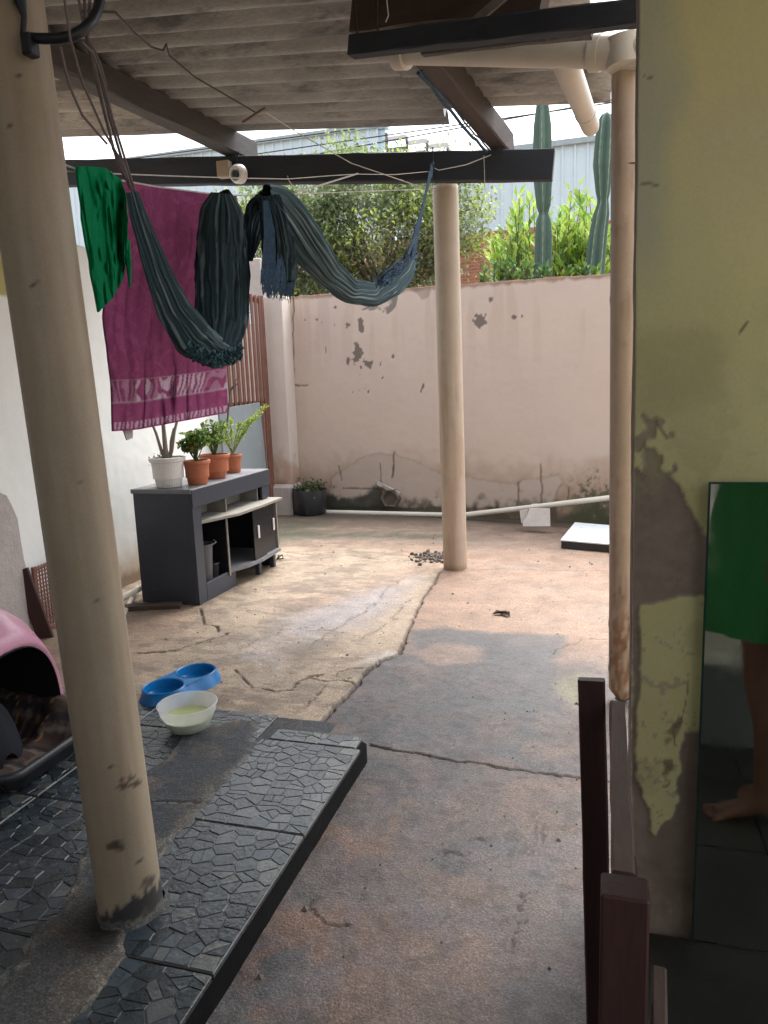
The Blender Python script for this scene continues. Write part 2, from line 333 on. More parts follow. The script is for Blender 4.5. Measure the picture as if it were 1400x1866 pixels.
# translucent tub
m = bpy.data.materials.new('frosted_plastic'); m.use_nodes = True; b = m.node_tree.nodes['Principled BSDF']
b.inputs['Base Color'].default_value = (.8, .82, .8, 1); b.inputs['Roughness'].default_value = .35; b.inputs['Transmission Weight'].default_value = .0
nt = m.node_tree; tr = nt.nodes.new('ShaderNodeBsdfTranslucent'); tr.inputs[0].default_value = (.85, .87, .84, 1); tp = nt.nodes.new('ShaderNodeBsdfTransparent')
m1 = nt.nodes.new('ShaderNodeMixShader'); m1.inputs[0].default_value = .4; m2 = nt.nodes.new('ShaderNodeMixShader'); m2.inputs[0].default_value = .52
nt.links.new(b.outputs[0], m1.inputs[1]); nt.links.new(tr.outputs[0], m1.inputs[2]); nt.links.new(m1.outputs[0], m2.inputs[1]); nt.links.new(tp.outputs[0], m2.inputs[2])
nt.links.new(m2.outputs[0], nt.nodes['Material Output'].inputs['Surface']); M['frost'] = m
m = bpy.data.materials.new('yellowish_water'); m.use_nodes = True; b = m.node_tree.nodes['Principled BSDF']
b.inputs['Base Color'].default_value = (.50, .56, .26, 1); b.inputs['Roughness'].default_value = .06; b.inputs['Transmission Weight'].default_value = .25; b.inputs['IOR'].default_value = 1.33; M['water'] = m

# ================================================================== GROUND
mb = MB(); mb.add([(-250, -60, -.16), (250, -60, -.16), (250, 400, -.16), (-250, 400, -.16)], [(0, 1, 2, 3)])
tag(mb.build('ground', M['terrain'], base=(0, 0, 0)), kind='structure')

crack_main = G([(560, 1345), (590, 1312), (608, 1292), (640, 1262), (655, 1243), (672, 1222), (700, 1203), (728, 1192), (744, 1150), (757, 1120), (775, 1085), (792, 1062), (803, 1042)])
crack_main2 = [(crack_main[0][0]-.02, 0.5)]+crack_main+[(crack_main[-1][0]+.02, 6.3), (crack_main[-1][0]+.05, 8.2)]
def crack_x(y):
    p = np.array(crack_main2); o = np.argsort(p[:, 1]); return np.interp(y, p[o, 1], p[o, 0])
xs = np.concatenate([np.linspace(-3.75, -3.1, 30)[:-1], np.linspace(-3.1, .2, 500)[:-1], np.linspace(.2, 1.6, 12)])
ys = np.concatenate([np.linspace(-3, .9, 12)[:-1], np.linspace(.9, 4.6, 560)[:-1], np.linspace(4.6, 8.05, 230)])
Xg, Yg = np.meshgrid(xs, ys, indexing='ij')
XE0 = -.84; n1 = fbm(Xg, Yg, 1.6, 5, 1); n2 = fbm(Xg, Yg, 7, 4, 2); n3 = fbm(Xg, Yg, 30, 3, 3); n4 = fbm(Xg, Yg, 3.2, 5, 9)
wob = (fbm(Xg, Yg, 9, 3, 5)-.5)*.05
cx = crack_x(Yg); left = sstep(.004, -.012, Xg-cx+wob*.4)
rise = .012*(1-sstep(2.9, 5.0, Yg))
Z = left*rise + (n2-.5)*.006*(1+.8*left) + (n3-.5)*.004 + (n4-.5)*.004*left
Z = Z - .045*sstep(5.5, 7.5, Yg)*sstep(-2.0, 0, Xg)
# colours
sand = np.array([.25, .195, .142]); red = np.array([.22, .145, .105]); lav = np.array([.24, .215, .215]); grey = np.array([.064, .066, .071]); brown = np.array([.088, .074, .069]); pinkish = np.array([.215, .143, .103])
colL = mixc(sand, red, sstep(.45, .68, n1)*.75)
colL = mixc(colL, sand*.55, sstep(.52, .66, n2)*.55); colL = mixc(colL, sand*1.25, sstep(.55, .68, fbm(Xg, Yg, 5, 4, 311))*.6)
colL = mixc(colL, (.12, .09, .07), sstep(.58, .66, fbm(Xg*.6, Yg*1.5, 9, 5, 312))*.6)
strip = G([(744, 1150), (800, 1045), (740, 1052), (698, 1088), (640, 1130), (600, 1190), (700, 1203)]); colL = mixc(colL, sand*1.2, sstep(.05, -.03, sdpoly(Xg+wob*2, Yg+wob*3, strip))*.6)
colL = mixc(colL, red*.8, sstep(.35, 0, Yg-4.1+wob*6)*sstep(-2.2, -2.6, Xg)*.6)
lavp = G([(420, 1190), (520, 1125), (640, 1085), (735, 1050), (790, 1045), (740, 1095), (650, 1160), (560, 1205), (470, 1260), (430, 1235)])
dl = sdpoly(Xg+wob*4, Yg+wob*4, lavp); colL = mixc(colL, lav, sstep(.12, -.2, dl)*sstep(.3, .6, n4)*.9)
dk = G([(500, 1190), (560, 1165), (640, 1180), (560, 1215)]); colL = mixc(colL, sand*.5, sstep(.1, -.05, sdpoly(Xg+wob*3, Yg+wob*3, dk))*.6)
wp = G([(650, 1215), (700, 1190), (735, 1195), (690, 1205)]); colL = mixc(colL, (.4, .38, .36), sstep(.06, -.04, sdpoly(Xg+wob*2, Yg+wob*3, wp))*.5)
near = sstep(3.9, 3.3, Yg+wob*5+(n1-.5)*1.2)
colR = mixc(pinkish, brown, near)
colR = mixc(colR, (.19, .15, .125), sstep(.48, .68, n4)*.45*sstep(2.2, 3.6, Yg))
colR = mixc(colR, (.13, .085, .068), sstep(.54, .66, n4)*.55*(1-sstep(2.2, 3.2, Yg)))
col_r0 = colR.copy()
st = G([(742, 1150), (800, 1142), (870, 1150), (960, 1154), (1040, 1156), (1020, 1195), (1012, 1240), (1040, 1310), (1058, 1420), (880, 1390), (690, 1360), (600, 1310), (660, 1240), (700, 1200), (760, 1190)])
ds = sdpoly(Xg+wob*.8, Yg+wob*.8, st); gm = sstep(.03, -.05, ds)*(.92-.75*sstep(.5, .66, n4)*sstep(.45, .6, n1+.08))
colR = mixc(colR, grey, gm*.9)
colR = mixc(colR, (.2, .14, .11), sstep(.05, -.03, sdpoly(Xg+wob, Yg+wob, G([(760, 1190), (800, 1172), (880, 1180), (870, 1205), (800, 1212)])))*.7)
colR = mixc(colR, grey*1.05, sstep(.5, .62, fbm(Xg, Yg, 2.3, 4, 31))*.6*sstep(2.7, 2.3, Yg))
colR = mixc(colR, (.17, .17, .09), sstep(.08, 0, sdpoly(Xg+wob, Yg+wob, G([(1030, 1240), (1060, 1230), (1070, 1290), (1040, 1270)])))*.4)
spk = vnoise(Xg*90, Yg*90, 77); b8 = fbm(Xg, Yg, 5.5, 4, 301); b9 = fbm(Xg, Yg, 11, 4, 302); b10 = fbm(Xg, Yg, 3.5, 4, 303)
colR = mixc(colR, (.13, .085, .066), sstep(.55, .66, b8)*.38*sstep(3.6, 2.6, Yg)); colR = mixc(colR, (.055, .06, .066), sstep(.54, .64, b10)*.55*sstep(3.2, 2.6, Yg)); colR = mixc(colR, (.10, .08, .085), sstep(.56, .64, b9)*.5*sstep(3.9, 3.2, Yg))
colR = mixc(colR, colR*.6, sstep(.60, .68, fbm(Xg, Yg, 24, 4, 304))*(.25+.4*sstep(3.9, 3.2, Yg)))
colR = mixc(colR, (.15, .088, .062), sstep(.16, .02, np.abs(Xg-XE0-.09)+(b9-.5)*.25)*sstep(.5, .6, b8+.05)*.7*(Yg < 2.4))
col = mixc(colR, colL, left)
# brownish band, moss strip and darker foot near the back wall
bm = sstep(6.15, 6.45, Yg+wob*6); col = mixc(col, (.17, .125, .1), bm*.8*sstep(.25, .55, n4+.1))
mo = np.exp(-((Yg-6.62+wob*5-(Xg+2)*.05)/.13)**2)*sstep(-3.4, -3.0, Xg)*sstep(-.9, -1.4, Xg); col = mixc(col, (.06, .07, .045), mo*.8)
col = mixc(col, (.055, .065, .04), sstep(.5, -.1, sdpoly(Xg, Yg, [(-3.6, 6.2), (-3.0, 6.2), (-2.9, 7.2), (-3.6, 7.2)]))*.6)
col = mixc(col, (.05, .05, .035), sstep(7.3, 7.6, Yg)*.7)
# cracks carved into the slab
jit = (fbm(Xg, Yg, 22, 3, 8)-.5)*.05
def carve(pts, w, dep, dark=.85, j=1.0, gap=True):
    global Z, col
    d = dline(Xg+jit*j, Yg-jit*j, pts); w = w*.72; m = sstep(w, w*.35, d)*(sstep(.22, .4, fbm(Xg, Yg, 14, 2, int(w*9999))) if gap else 1); Z = Z-m*dep; col = mixc(col, (.028, .02, .015), m*dark)
    h = sstep(w*4, w, d)*(1-m); col = mixc(col, col*.72, h*.5)
carve(crack_main, .013, .022, j=.6, gap=False)
carve(G([(675, 1358), (720, 1368), (790, 1378), (830, 1388), (880, 1392), (930, 1402), (985, 1408), (1058, 1418), (1150, 1432)]), .0095, .012, .9, .5, False)
carve(G([(365, 1110), (372, 1140), (395, 1143), (400, 1158), (416, 1157), (370, 1172), (320, 1187), (245, 1195)]), .016, .015, .75, .5)
carve(G([(425, 1222), (448, 1245), (460, 1258), (500, 1263), (540, 1262)]), .008, .01, .7)
carve(G([(640, 1240), (600, 1245), (560, 1240), (520, 1262)]), .007, .01, .5)
carve(G([(845, 1040), (920, 1036), (1000, 1040), (1104, 1040)]), .009, .01, .6, .4)
carve(G([(738, 1052), (700, 1075), (690, 1098), (640, 1130), (560, 1180)]), .010, .01, .45)
carve(G([(648, 1250), (600, 1232), (560, 1238)]), .008, .01, .7)
carve(G([(660, 1222), (620, 1228), (585, 1262), (560, 1290)]), .008, .01, .6, 1.4)
carve(G([(730, 1160), (690, 1150), (640, 1175)]), .007, .008, .5, 1.5)
carve(G([(770, 1085), (735, 1100), (715, 1130), (690, 1150)]), .008, .008, .6, 1.5)
carve(G([(450, 1180), (520, 1150), (590, 1148), (650, 1160)]), .006, .006, .45, 1.8)
carve(G([(845, 1530), (862, 1522), (880, 1530)]), .007, .006, .7); carve(G([(805, 1560), (826, 1552), (850, 1565), (865, 1560)]), .006, .006, .6)
carve(G([(980, 1500), (965, 1560), (985, 1540), (990, 1500)]), .005, .005, .6); carve(G([(930, 1730), (940, 1700), (955, 1650), (970, 1620)]), .006, .006, .6, 2)
carve(G([(580, 1640), (560, 1655), (590, 1680), (640, 1690)]), .007, .006, .5, 2)
carve(G([(500, 1003), (560, 1010), (640, 1012), (700, 1022), (800, 1022)]), .012, .012, .4, 1.6)
carve(G([(480, 1030), (560, 1045), (620, 1043)]), .008, .01, .35, 1.5)
carve(G([(1004, 1190), (1060, 1165), (1104, 1165)]), .008, .008, .35)
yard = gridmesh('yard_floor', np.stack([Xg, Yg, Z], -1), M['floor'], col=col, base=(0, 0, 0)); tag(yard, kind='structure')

# dark tiled floor of the covered passage, right of the gate
mb = MB()
for i in range(5):
    for j in range(9):
        x0 = .075+i*.405; y0 = -2.0+j*.42
        if y0+.41 < 1.79: mb.box((x0, y0, .004), (x0+.4, y0+.415, .016), .002)
tag(mb.build('passage_floor', M['darktile'], base=(0, 0, 0)), kind='structure')

# ================================================================== TILED STEP
TOP = .09; XE = -.84; ROWS = [-1.42, -.87, -.325, .22, .765, 1.312, 1.858, 2.402]
step = MB()
poly = [(-3.3, -2.0), (XE+.001, -2.0), (XE+.001, 2.45), (XE+.0, 2.475), (XE-.045, 2.505), (-1.22, 2.515), (-1.42, 2.60), (-3.3, 2.62)]
step.prism(poly, -.04, TOP-.018)
stepo = tag(step.build('tiled_step', M['tile_side'], base=(0, 0, 0)), kind='structure')
def clip(poly, nx, ny, c):
    out = []
    for i in range(len(poly)):
        a = poly[i]; b = poly[(i+1) % len(poly)]; da = a[0]*nx+a[1]*ny-c; db = b[0]*nx+b[1]*ny-c
        if da <= 0: out.append(a)
        if da*db < 0: t = da/(da-db); out.append((a[0]+(b[0]-a[0])*t, a[1]+(b[1]-a[1])*t))
    return out
def tile_mesh(w, h, seed, clipcorner=False):
    r = random.Random(seed); mb = MB(); cols = []
    mb.box((0, 0, TOP-.018), (w, h, TOP-.003), .002); cols += [(.05, .052, .052)]*len(mb.v)
    nx = max(2, round(w/.07)); ny = max(1, round(h/.044)); pts = []
    for j in range(ny):
        o = r.uniform(-.5, .5)
        for i in range(-1, nx+2):
            pts.append(((i+.5+o*.8+r.uniform(-.26, .26))*w/nx, (j+.5+r.uniform(-.24, .24))*h/ny))
    for k, (px, py) in enumerate(pts):
        if not (-.01 < px < w+.01): continue
        pl = [(.002, .002), (w-.002, .002), (w-.002, h-.002), (.002, h-.002)]
        for l, (qx, qy) in enumerate(pts):
            if l == k or abs(qx-px) > .2 or abs(qy-py) > .2: continue
            dx, dy = qx-px, qy-py; d = math.hypot(dx, dy)
            pl = clip(pl, dx/d, dy/d, ((px+qx)/2*dx+(py+qy)/2*dy)/d-.0008)
            if len(pl) < 3: break
        if len(pl) < 3: continue
        # small extra split of some stones
        ax = sum(p[0] for p in pl)/len(pl); ay = sum(p[1] for p in pl)/len(pl)
        pieces = [pl]
        if r.random() < .38:
            t = r.uniform(0, math.pi); nx_, ny_ = math.cos(t), math.sin(t); c = ax*nx_+ay*ny_
            pieces = [clip(pl, nx_, ny_, c-.0009), clip(pl, -nx_, -ny_, -c-.0009)]
        for q in pieces:
            n = len(q)
            if n < 3: continue
            cx_ = sum(p[0] for p in q)/n; cy_ = sum(p[1] for p in q)/n; zt = TOP-r.uniform(0, .0009); tx, ty = r.uniform(-.012, .012), r.uniform(-.012, .012)
            v = [(x, y, TOP-.0035) for x, y in q]; v += [(cx_+(x-cx_)*.93, cy_+(y-cy_)*.91, zt+(x-cx_)*tx+(y-cy_)*ty) for x, y in q]
            f = [tuple(range(n, 2*n))]+[(i, (i+1) % n, n+(i+1) % n, n+i) for i in range(n)]
            mb.add(v, f); g = r.uniform(.75, 1.3); wr = r.random()
            g *= r.uniform(.75, 1.2); cc = (.028*g, .040*g, .049*g) if wr > .1 else (.06, .07, .072)
            if abs(cx_-w) < .05 and r.random() < .5: cc = (.085, .095, .095)
            cols += [(.024, .028, .030)]*n+[cc]*n
    me = mb.mesh('floor_tile'); setcol(me, np.array(cols)); me.materials.append(M['tile']); return me
def put_tile(me, x, y):
    o = bpy.data.objects.new('floor_tile', me); C.objects.link(o); o.parent = stepo; o.location = (x, y, random.uniform(-.0008, .0008)); OFF[o.name] = np.zeros(3); return o
wO = .40
var_o = [tile_mesh(wO, .541, 10+k) for k in range(4)]; var_i = [tile_mesh(.541, .541, 30+k) for k in range(4)]
for j in range(len(ROWS)-1): put_tile(var_o[j % 4], XE-wO, ROWS[j]+.002)
put_tile(tile_mesh(.35, .088, 50), XE-.37, ROWS[-1]+.002)
corner = MB()
for i, xa in enumerate([-1.80, -2.345, -2.89, -3.3+.0]):
    for j in range(3, len(ROWS)-1): put_tile(var_i[(i*3+j) % 4], xa, ROWS[j]+.002)
    put_tile(tile_mesh(.541, .2, 60+i), xa, ROWS[-1]+.002)

# worn cement strip with ragged borders over the broken tile edges
cxs = np.linspace(-1.75, -1.0, 110); cys = np.linspace(.6, 2.6, 260); CX, CY = np.meshgrid(cxs, cys, indexing='ij')
cn = fbm(CX, CY, 12, 4, 21); cn2 = fbm(CX, CY, 40, 3, 22); cn3 = fbm(CX, CY, 4, 4, 23)
xr = np.interp(CY, [.6, 1.0, 1.3, 1.45, 1.62, 1.75, 1.87, 2.1, 2.3, 2.42, 2.5], [-1.06, -1.06, -1.08, -1.15, -1.22, -1.22, -1.2, -1.21, -1.24, -1.27, -1.3])
xl = np.interp(CY, [.6, 1.2, 1.35, 1.5, 1.7, 1.9, 2.2, 2.38, 2.5, 2.6], [-1.28, -1.30, -1.355, -1.39, -1.44, -1.48, -1.53, -1.54, -1.43, -1.41])
ed = np.maximum(CX-xr, xl-CX)+(cn-.5)*.09
ed = np.maximum(ed, CY-2.53)
zc = TOP+.0025-.012*sstep(-.004, .012, ed)+(cn2-.5)*.003+(cn3-.5)*.004
cc = mixc((.042, .047, .054), (.095, .08, .068), sstep(.58, .72, cn3)); cc = mixc(cc, (.07, .066, .06), sstep(.55, .7, cn)*.7)
cc = mixc(cc, (.07, .065, .055), sstep(1.5, 1.1, CY)*.4); cc = mixc(cc, (.20, .18, .15), sstep(.03, .0, np.abs(ed+.01))*.5*sstep(.4, .6, cn2))
cc = mixc(cc, (.012, .010, .008), sstep(.17, .05, np.hypot((CX+1.20)*1.1, (CY-1.44)*.8)+(cn-.5)*.1))
for pts in (G([(150, 1690), (60, 1760), (0, 1790)]), [(-1.45, 1.2), (-1.3, 1.12), (-1.2, 1.02)], [(-1.23, 1.95), (-1.33, 1.93), (-1.42, 1.9)]):
    d = dline(CX+(cn-.5)*.06, CY+(cn-.5)*.06, pts); zc = zc-.006*sstep(.008, .003, d); cc = mixc(cc, (.02, .015, .01), sstep(.009, .003, d)*.8)
gridmesh('cement_patch', np.stack([CX, CY, zc], -1), M['cement'], stepo, col=cc)

# ================================================================== BACK WALL
WA = np.array([-3.40, 7.98]); WB = np.array([1.4, 7.44]); wl = np.linalg.norm(WB-WA); wd = (WB-WA)/wl; wnrm = np.array([wd[1], -wd[0]])
def wuv(px, py):
    p = onV(px, py, WA, WB); return ((p[:2]-WA) @ wd, p[2])
us = np.concatenate([np.linspace(0, 3.6, 330)[:-1], np.linspace(3.6, wl, 8)]); vs_ = np.linspace(-.1, 2.43, 230); U, V = np.meshgrid(us, vs_, indexing='ij')
def topz(u): return 2.43-.016*u
V = V*topz(U)/2.43
w1 = fbm(U, V, 2, 4, 40); w2 = fbm(U, V, 14, 4, 41); w3 = fbm(U, V, 45, 3, 42); wj = (fbm(U, V, 10, 3, 43)-.5)
base_c = np.array([.58, .48, .425]); wc = mixc(base_c, base_c*np.array([1.05, 1.03, .98]), w1); dep = np.zeros(U.shape)
def wpoly(pts, jit_=.12, soft=.006):
    q = [wuv(*p) for p in pts]; return sstep(soft, -soft, sdpoly(U+wj*jit_, V+(w2-.5)*jit_, q))
# grime above the floor
wc = mixc(wc, (.33, .22, .14), sstep(.85, .45, V+wj*.3+w1*.2)*.55)
wc = mixc(wc, (.30, .185, .11), sstep(.42, .05, V+wj*.3)*.55)
# replastered, lighter patches
for pts, s in (([(600, 905), (604, 870), (640, 845), (680, 826), (720, 828), (760, 842), (800, 862), (845, 866), (905, 880), (940, 880), (965, 872), (1020, 866), (1026, 880), (1012, 905), (1012, 925), (600, 925)], 1.0),):
    mm = wpoly(pts, .05, .006); wc = mixc(wc, (.50, .41, .355), mm*.9); dep += mm*.004
    q = [wuv(*p) for p in pts]; dd = np.abs(sdpoly(U+wj*.05, V+(w2-.5)*.05, q)); wc = mixc(wc, (.22, .16, .11), sstep(.02, .003, dd)*.45)
# flaked spots showing grey render
spots = [(658, 592, .03, .09, .9), (652, 640, .05, .11, .85), (668, 665, .11, .09, .5), (640, 655, .06, .05, .5), (632, 590, .05, .05, .45), (612, 560, .025, .03, .7), (556, 583, .025, .02, .7), (576, 582, .03, .02, .7), (594, 638, .01, .03, .8), (770, 705, .025, .05, .6), (697, 690, .015, .05, .5), (716, 650, .02, .02, .6), (690, 660, .12, .06, .22), (876, 582, .085, .09, .75), (896, 545, .05, .03, .4), (936, 578, .02, .03, .5), (951, 576, .015, .02, .7), (660, 712, .16, .05, .2), (600, 590, .2, .06, .14), (755, 700, .03, .04, .3), (718, 600, .1, .15, .08)]
pe = np.zeros(U.shape)
for px, py, ru, rv, st_ in spots:
    u0, v0 = wuv(px, py); d = np.hypot((U-u0)/ru, (V-v0)/rv); pe = np.maximum(pe, np.exp(-d*d)*st_*1.15)
w5 = fbm(U, V, 26, 4, 48); fl = sstep(.435, .465, pe*.52+w5*.62+w3*.1-.14)*(pe > .08); wc = mixc(wc, (.17, .135, .12), fl*.95); dep -= fl*.003
pk = wpoly([(655, 566), (672, 556), (700, 520), (728, 530), (722, 560), (708, 572), (690, 566)], .05); wc = mixc(wc, (.19, .165, .15), pk*sstep(.25, .5, w2)*.9); dep -= pk*.006
pk = wpoly([(745, 522), (785, 520), (785, 540), (770, 545)], .06); wc = mixc(wc, (.28, .22, .18), pk*.6)
# moss and damp
mo = wpoly([(596, 900), (640, 915), (690, 880), (706, 905), (706, 940), (596, 945)], .1, .03); wc = mixc(wc, (.035, .04, .042), mo*.88)
mo = wpoly([(530, 905), (600, 900), (606, 950), (530, 950)], .06, .05); wc = mixc(wc, (.05, .045, .035), mo*.7)
mo = sstep(.22, .05, V+wj*.25+(w2-.5)*.25); wc = mixc(wc, (.05, .055, .035), mo*.8)
mo = sstep(.42, .2, V+(w2-.5)*.5+(w3-.5)*.5)*sstep(3.0, 3.25, U); wc = mixc(wc, (.07, .08, .04), mo*.85)
for pts in ([(717, 826), (715, 870)], [(715, 850), (717, 868)], [(617, 850), (623, 875)], [(944, 880), (944, 920)], [(987, 845), (987, 925)], [(1036, 890), (1036, 915)], [(693, 845), (694, 905)], [(535, 540), (534, 700), (537, 870)], [(625, 890), (700, 893)], [(531, 700), (560, 703)]):
    q = [wuv(*p) for p in pts]; d = dline(U+wj*.04, V+wj*.04, q); m_ = sstep(.014, .004, d); wc = mixc(wc, (.1, .07, .05), m_*.7); dep -= m_*.004
# rain streaks from the top
stk = fbm(U, V*.12, 9, 3, 47); wc = mixc(wc, wc*np.array([.84, .8, .76]), sstep(.55, .7, stk)*sstep(1.2, 2.3, V)*.5)
wc = mixc(wc, (.24, .15, .1), sstep(.05, .01, topz(U)-V+(w2-.5)*.05)*.8)
dep += (w2-.5)*.003
tzn = np.where(V > topz(U)-.012, (w2-.5)*.035, 0)
Pw = np.stack([WA[0]+wd[0]*U+wnrm[0]*dep, WA[1]+wd[1]*U+wnrm[1]*dep, V+tzn], -1)
# wrap over the top and down the rear
Pt = Pw[:, -1:, :]-np.array([wnrm[0], wnrm[1], 0])*.15; Pb = Pt.copy(); Pb[..., 2] = -.1
ct = np.full((len(us), 1, 3), 1.0)*np.array([.27, .13, .08]); 
bw = gridmesh('boundary_wall', np.concatenate([Pw, Pt, Pb], 1), M['plaster'], col=np.concatenate([wc, ct, ct], 1))
tag(bw, 'pinkish beige plastered boundary wall with flaked paint at the back of the yard', 'wall')
# coping of broken bricks, each its own piece
bk = MB().box((0, 0, 0), (.19, .155, .028), .004).mesh('brick'); bk.materials.append(M['brick'])
k = 0
while .2*k < 4.6:
    u = .2*k+.02; p = WA+wd*u-wnrm*.153
    if k not in (2, 9, 13):
        o = bpy.data.objects.new('brick', bk); C.objects.link(o); o.parent = bw; loc = np.array([p[0], p[1], topz(u)-.006+random.uniform(-.006, .004)])
        o.location = loc-OFF[bw.name]; o.rotation_euler = (0, .016, math.atan2(wd[1], wd[0])+random.uniform(-.02, .02)); OFF[o.name] = OFF[bw.name]
    k += 1

# corner pillar
def tgrid_box(name, x0, x1, y0, y1, z0, z1, m, colf, parent=None, nx=20, nz=160, base=None):
    """box whose outline is a closed loop of fine columns with tinted faces"""
    loop = []
    for t in np.linspace(0, 1, nx, endpoint=False): loop.append((x0+(x1-x0)*t, y0))
    for t in np.linspace(0, 1, nx, endpoint=False): loop.append((x1, y0+(y1-y0)*t))
    for t in np.linspace(0, 1, nx, endpoint=False): loop.append((x1-(x1-x0)*t, y1))
    for t in np.linspace(0, 1, nx, endpoint=False): loop.append((x0, y1-(y1-y0)*t))
    lp = np.array(loop); zz = np.linspace(z0, z1, nz); P = np.zeros((len(lp), nz+1, 3)); P[:, :nz, 0] = lp[:, 0:1]; P[:, :nz, 1] = lp[:, 1:2]; P[:, :nz, 2] = zz[None]
    P[:, nz] = ((x0+x1)/2, (y0+y1)/2, z1)
    return gridmesh(name, P, m, parent, col=colf(P), closed=True, sm=False, base=base)
def cf(P):
    x, y, z = P[..., 0], P[..., 1], P[..., 2]; n_ = fbm(x+y, z, 9, 4, 51); c = mixc((.66, .60, .55), (.60, .53, .48), n_)
    c = mixc(c, (.36, .17, .09), sstep(.75, .45, z+(n_-.5)*.5)*.6); return mixc(c, (.2, .11, .07), sstep(.42, .3, z+(n_-.5)*.2)*.7)
pil = tgrid_box('corner_pillar', -3.63, -3.385, 7.72, 7.96, -.05, 2.42, M['plaster'], cf); tag(pil, 'white square pillar in the far left corner beside the brown slatted gate', 'pillar')
mb = MB().box((-3.70, 7.62, -.05), (-3.36, 7.98, .34), .03); mb.build('footing', M['rough_plaster'], pil)

# ================================================================== LEFT WALL (white)
LA = np.array([-3.30, -3.0]); LB = np.array([-3.30-.067*3.0, 6.35])
LA = np.array([-3.30+.067*.0, 3.3]); 
def lx(y): return -3.30-.067*(y-3.3)
us = np.concatenate([np.linspace(-3, 3, 14)[:-1], np.linspace(3, 6.45, 180)]); vs_ = np.linspace(-.05, 2.40, 130); U2, V2 = np.meshgrid(us, vs_, indexing='ij')
a1 = fbm(U2, V2, 3, 4, 60); a2 = fbm(U2, V2, 18, 4, 61)
wc = mixc((.80, .81, .79), (.74, .76, .74), a1)
wc = mixc(wc, (.40, .36, .15), sstep(-.01, .01, V2-1.99)*sstep(3.95, 3.9, U2))
wc = mixc(wc, (.45, .33, .22), sstep(.42, .1, V2+(a1-.5)*.4)*.75); wc = mixc(wc, (.2, .14, .09), sstep(.16, .04, V2+(a2-.5)*.15)*.8)
wc = mixc(wc, (.42, .38, .35), sstep(.25, .12, V2+(a2-.5)*.25)*.5*sstep(4.6, 4.3, U2))
dp = (a2-.5)*.004
P = np.stack([lx(U2)+dp, U2, V2], -1); Pt = P[:, -1:].copy(); Pt[..., 0] -= .15; Pb = Pt.copy(); Pb[..., 2] = -.05
lw = gridmesh('side_wall', np.concatenate([P[:, ::1], Pt, Pb], 1)[::-1], M['plaster'], col=np.concatenate([wc, wc[:, -1:], wc[:, -1:]], 1)[::-1])
tag(lw, 'white painted side wall running along the left of the yard', 'wall')
# end face of the wall
MB().box((lx(6.45)-.15, 6.43, -.05), (lx(6.45)+.002, 6.452, 2.398)).build('wall_end', M['chip'], lw)

MB().box((-3.60, -3.2, 2.38), (-3.296, 3.9, 3.46), .0).build('upper_wall', mat('yellow_paint', (.42, .38, .16), rough=.85, var=.08, bump=.2), lw)
# slatted gate between side wall and corner pillar
g = thing('slatted_gate', (lx(7.0), 7.0, 0), 'rusty brown gate of upright slats behind the potted plants', 'gate')
pa = np.array([lx(6.5), 6.5]); pb_ = np.array([-3.60, 7.66])
def gp(t): return pa+(pb_-pa)*t
ang = math.atan2(pb_[1]-pa[1], pb_[0]-pa[0])
for t in (.01, .985):
    p = gp(t); MB().box((p[0]-.03, p[1]-.025, 0), (p[0]+.03, p[1]+.025, 2.42), .003, rot=ang, cen=p).build('gate_post', M['rust'], g)
for z in (.15, 1.27, 2.36):
    p = gp(.02); q = gp(.97); MB().beam((p[0], p[1], z), (q[0], q[1], z), .03, .05, .002).build('gate_rail', M['rust'], g)
sl = MB().box((-.008, -.016, .1), (.008, .016, 2.40), .001).mesh('slat'); sl.materials.append(M['rust'])
for i in range(9):
    p = gp(.09+i*.1); o = bpy.data.objects.new('slat', sl); C.objects.link(o); o.parent = g; o.location = np.array([p[0]+.03, p[1], 0])-OFF[g.name]; o.rotation_euler = (0, 0, ang-math.pi/2+random.uniform(-.5, -.3)); OFF[o.name] = OFF[g.name]
# wall of the neighbour seen through the slats
nb = MB().box((-4.5, 5.8, 0), (-4.3, 9.5, 2.25), .01); tag(nb.build('neighbour_wall', M['rough_plaster']), 'rough grey neighbouring wall seen between the slats of the brown gate', 'wall')
p = onY(468, 500, 8.5); mb = MB().box((p[0]-.085, 8.43, 0), (p[0]+.085, 8.57, onY(468, 472, 8.5)[2]), .01); tag(mb.build('concrete_post', M['rough_plaster']), 'short beige concrete post rising behind the gate, below the navy fringe', 'post')
# grey-blue board leaning against gate
c = [onX(408, 745, -3.30), onX(487, 735, -3.36)]
y0, y1 = 6.1, 7.1; mb = MB(); zt = 1.27
v = []
for (x, y, z) in ((-3.30, y0, .02), (-3.37, y1, .02), (-3.42, y1, zt+.01), (-3.35, y0, zt-.02)): v += [(x, y, z), (x-.018, y, z)]
mb.add(v, [(0, 2, 4, 6), (7, 5, 3, 1), (0, 1, 3, 2), (2, 3, 5, 4), (4, 5, 7, 6), (6, 7, 1, 0)])
tag(mb.build('leaning_board', M['board']), 'grey blue board leaning against the gate behind the television stand', 'board')

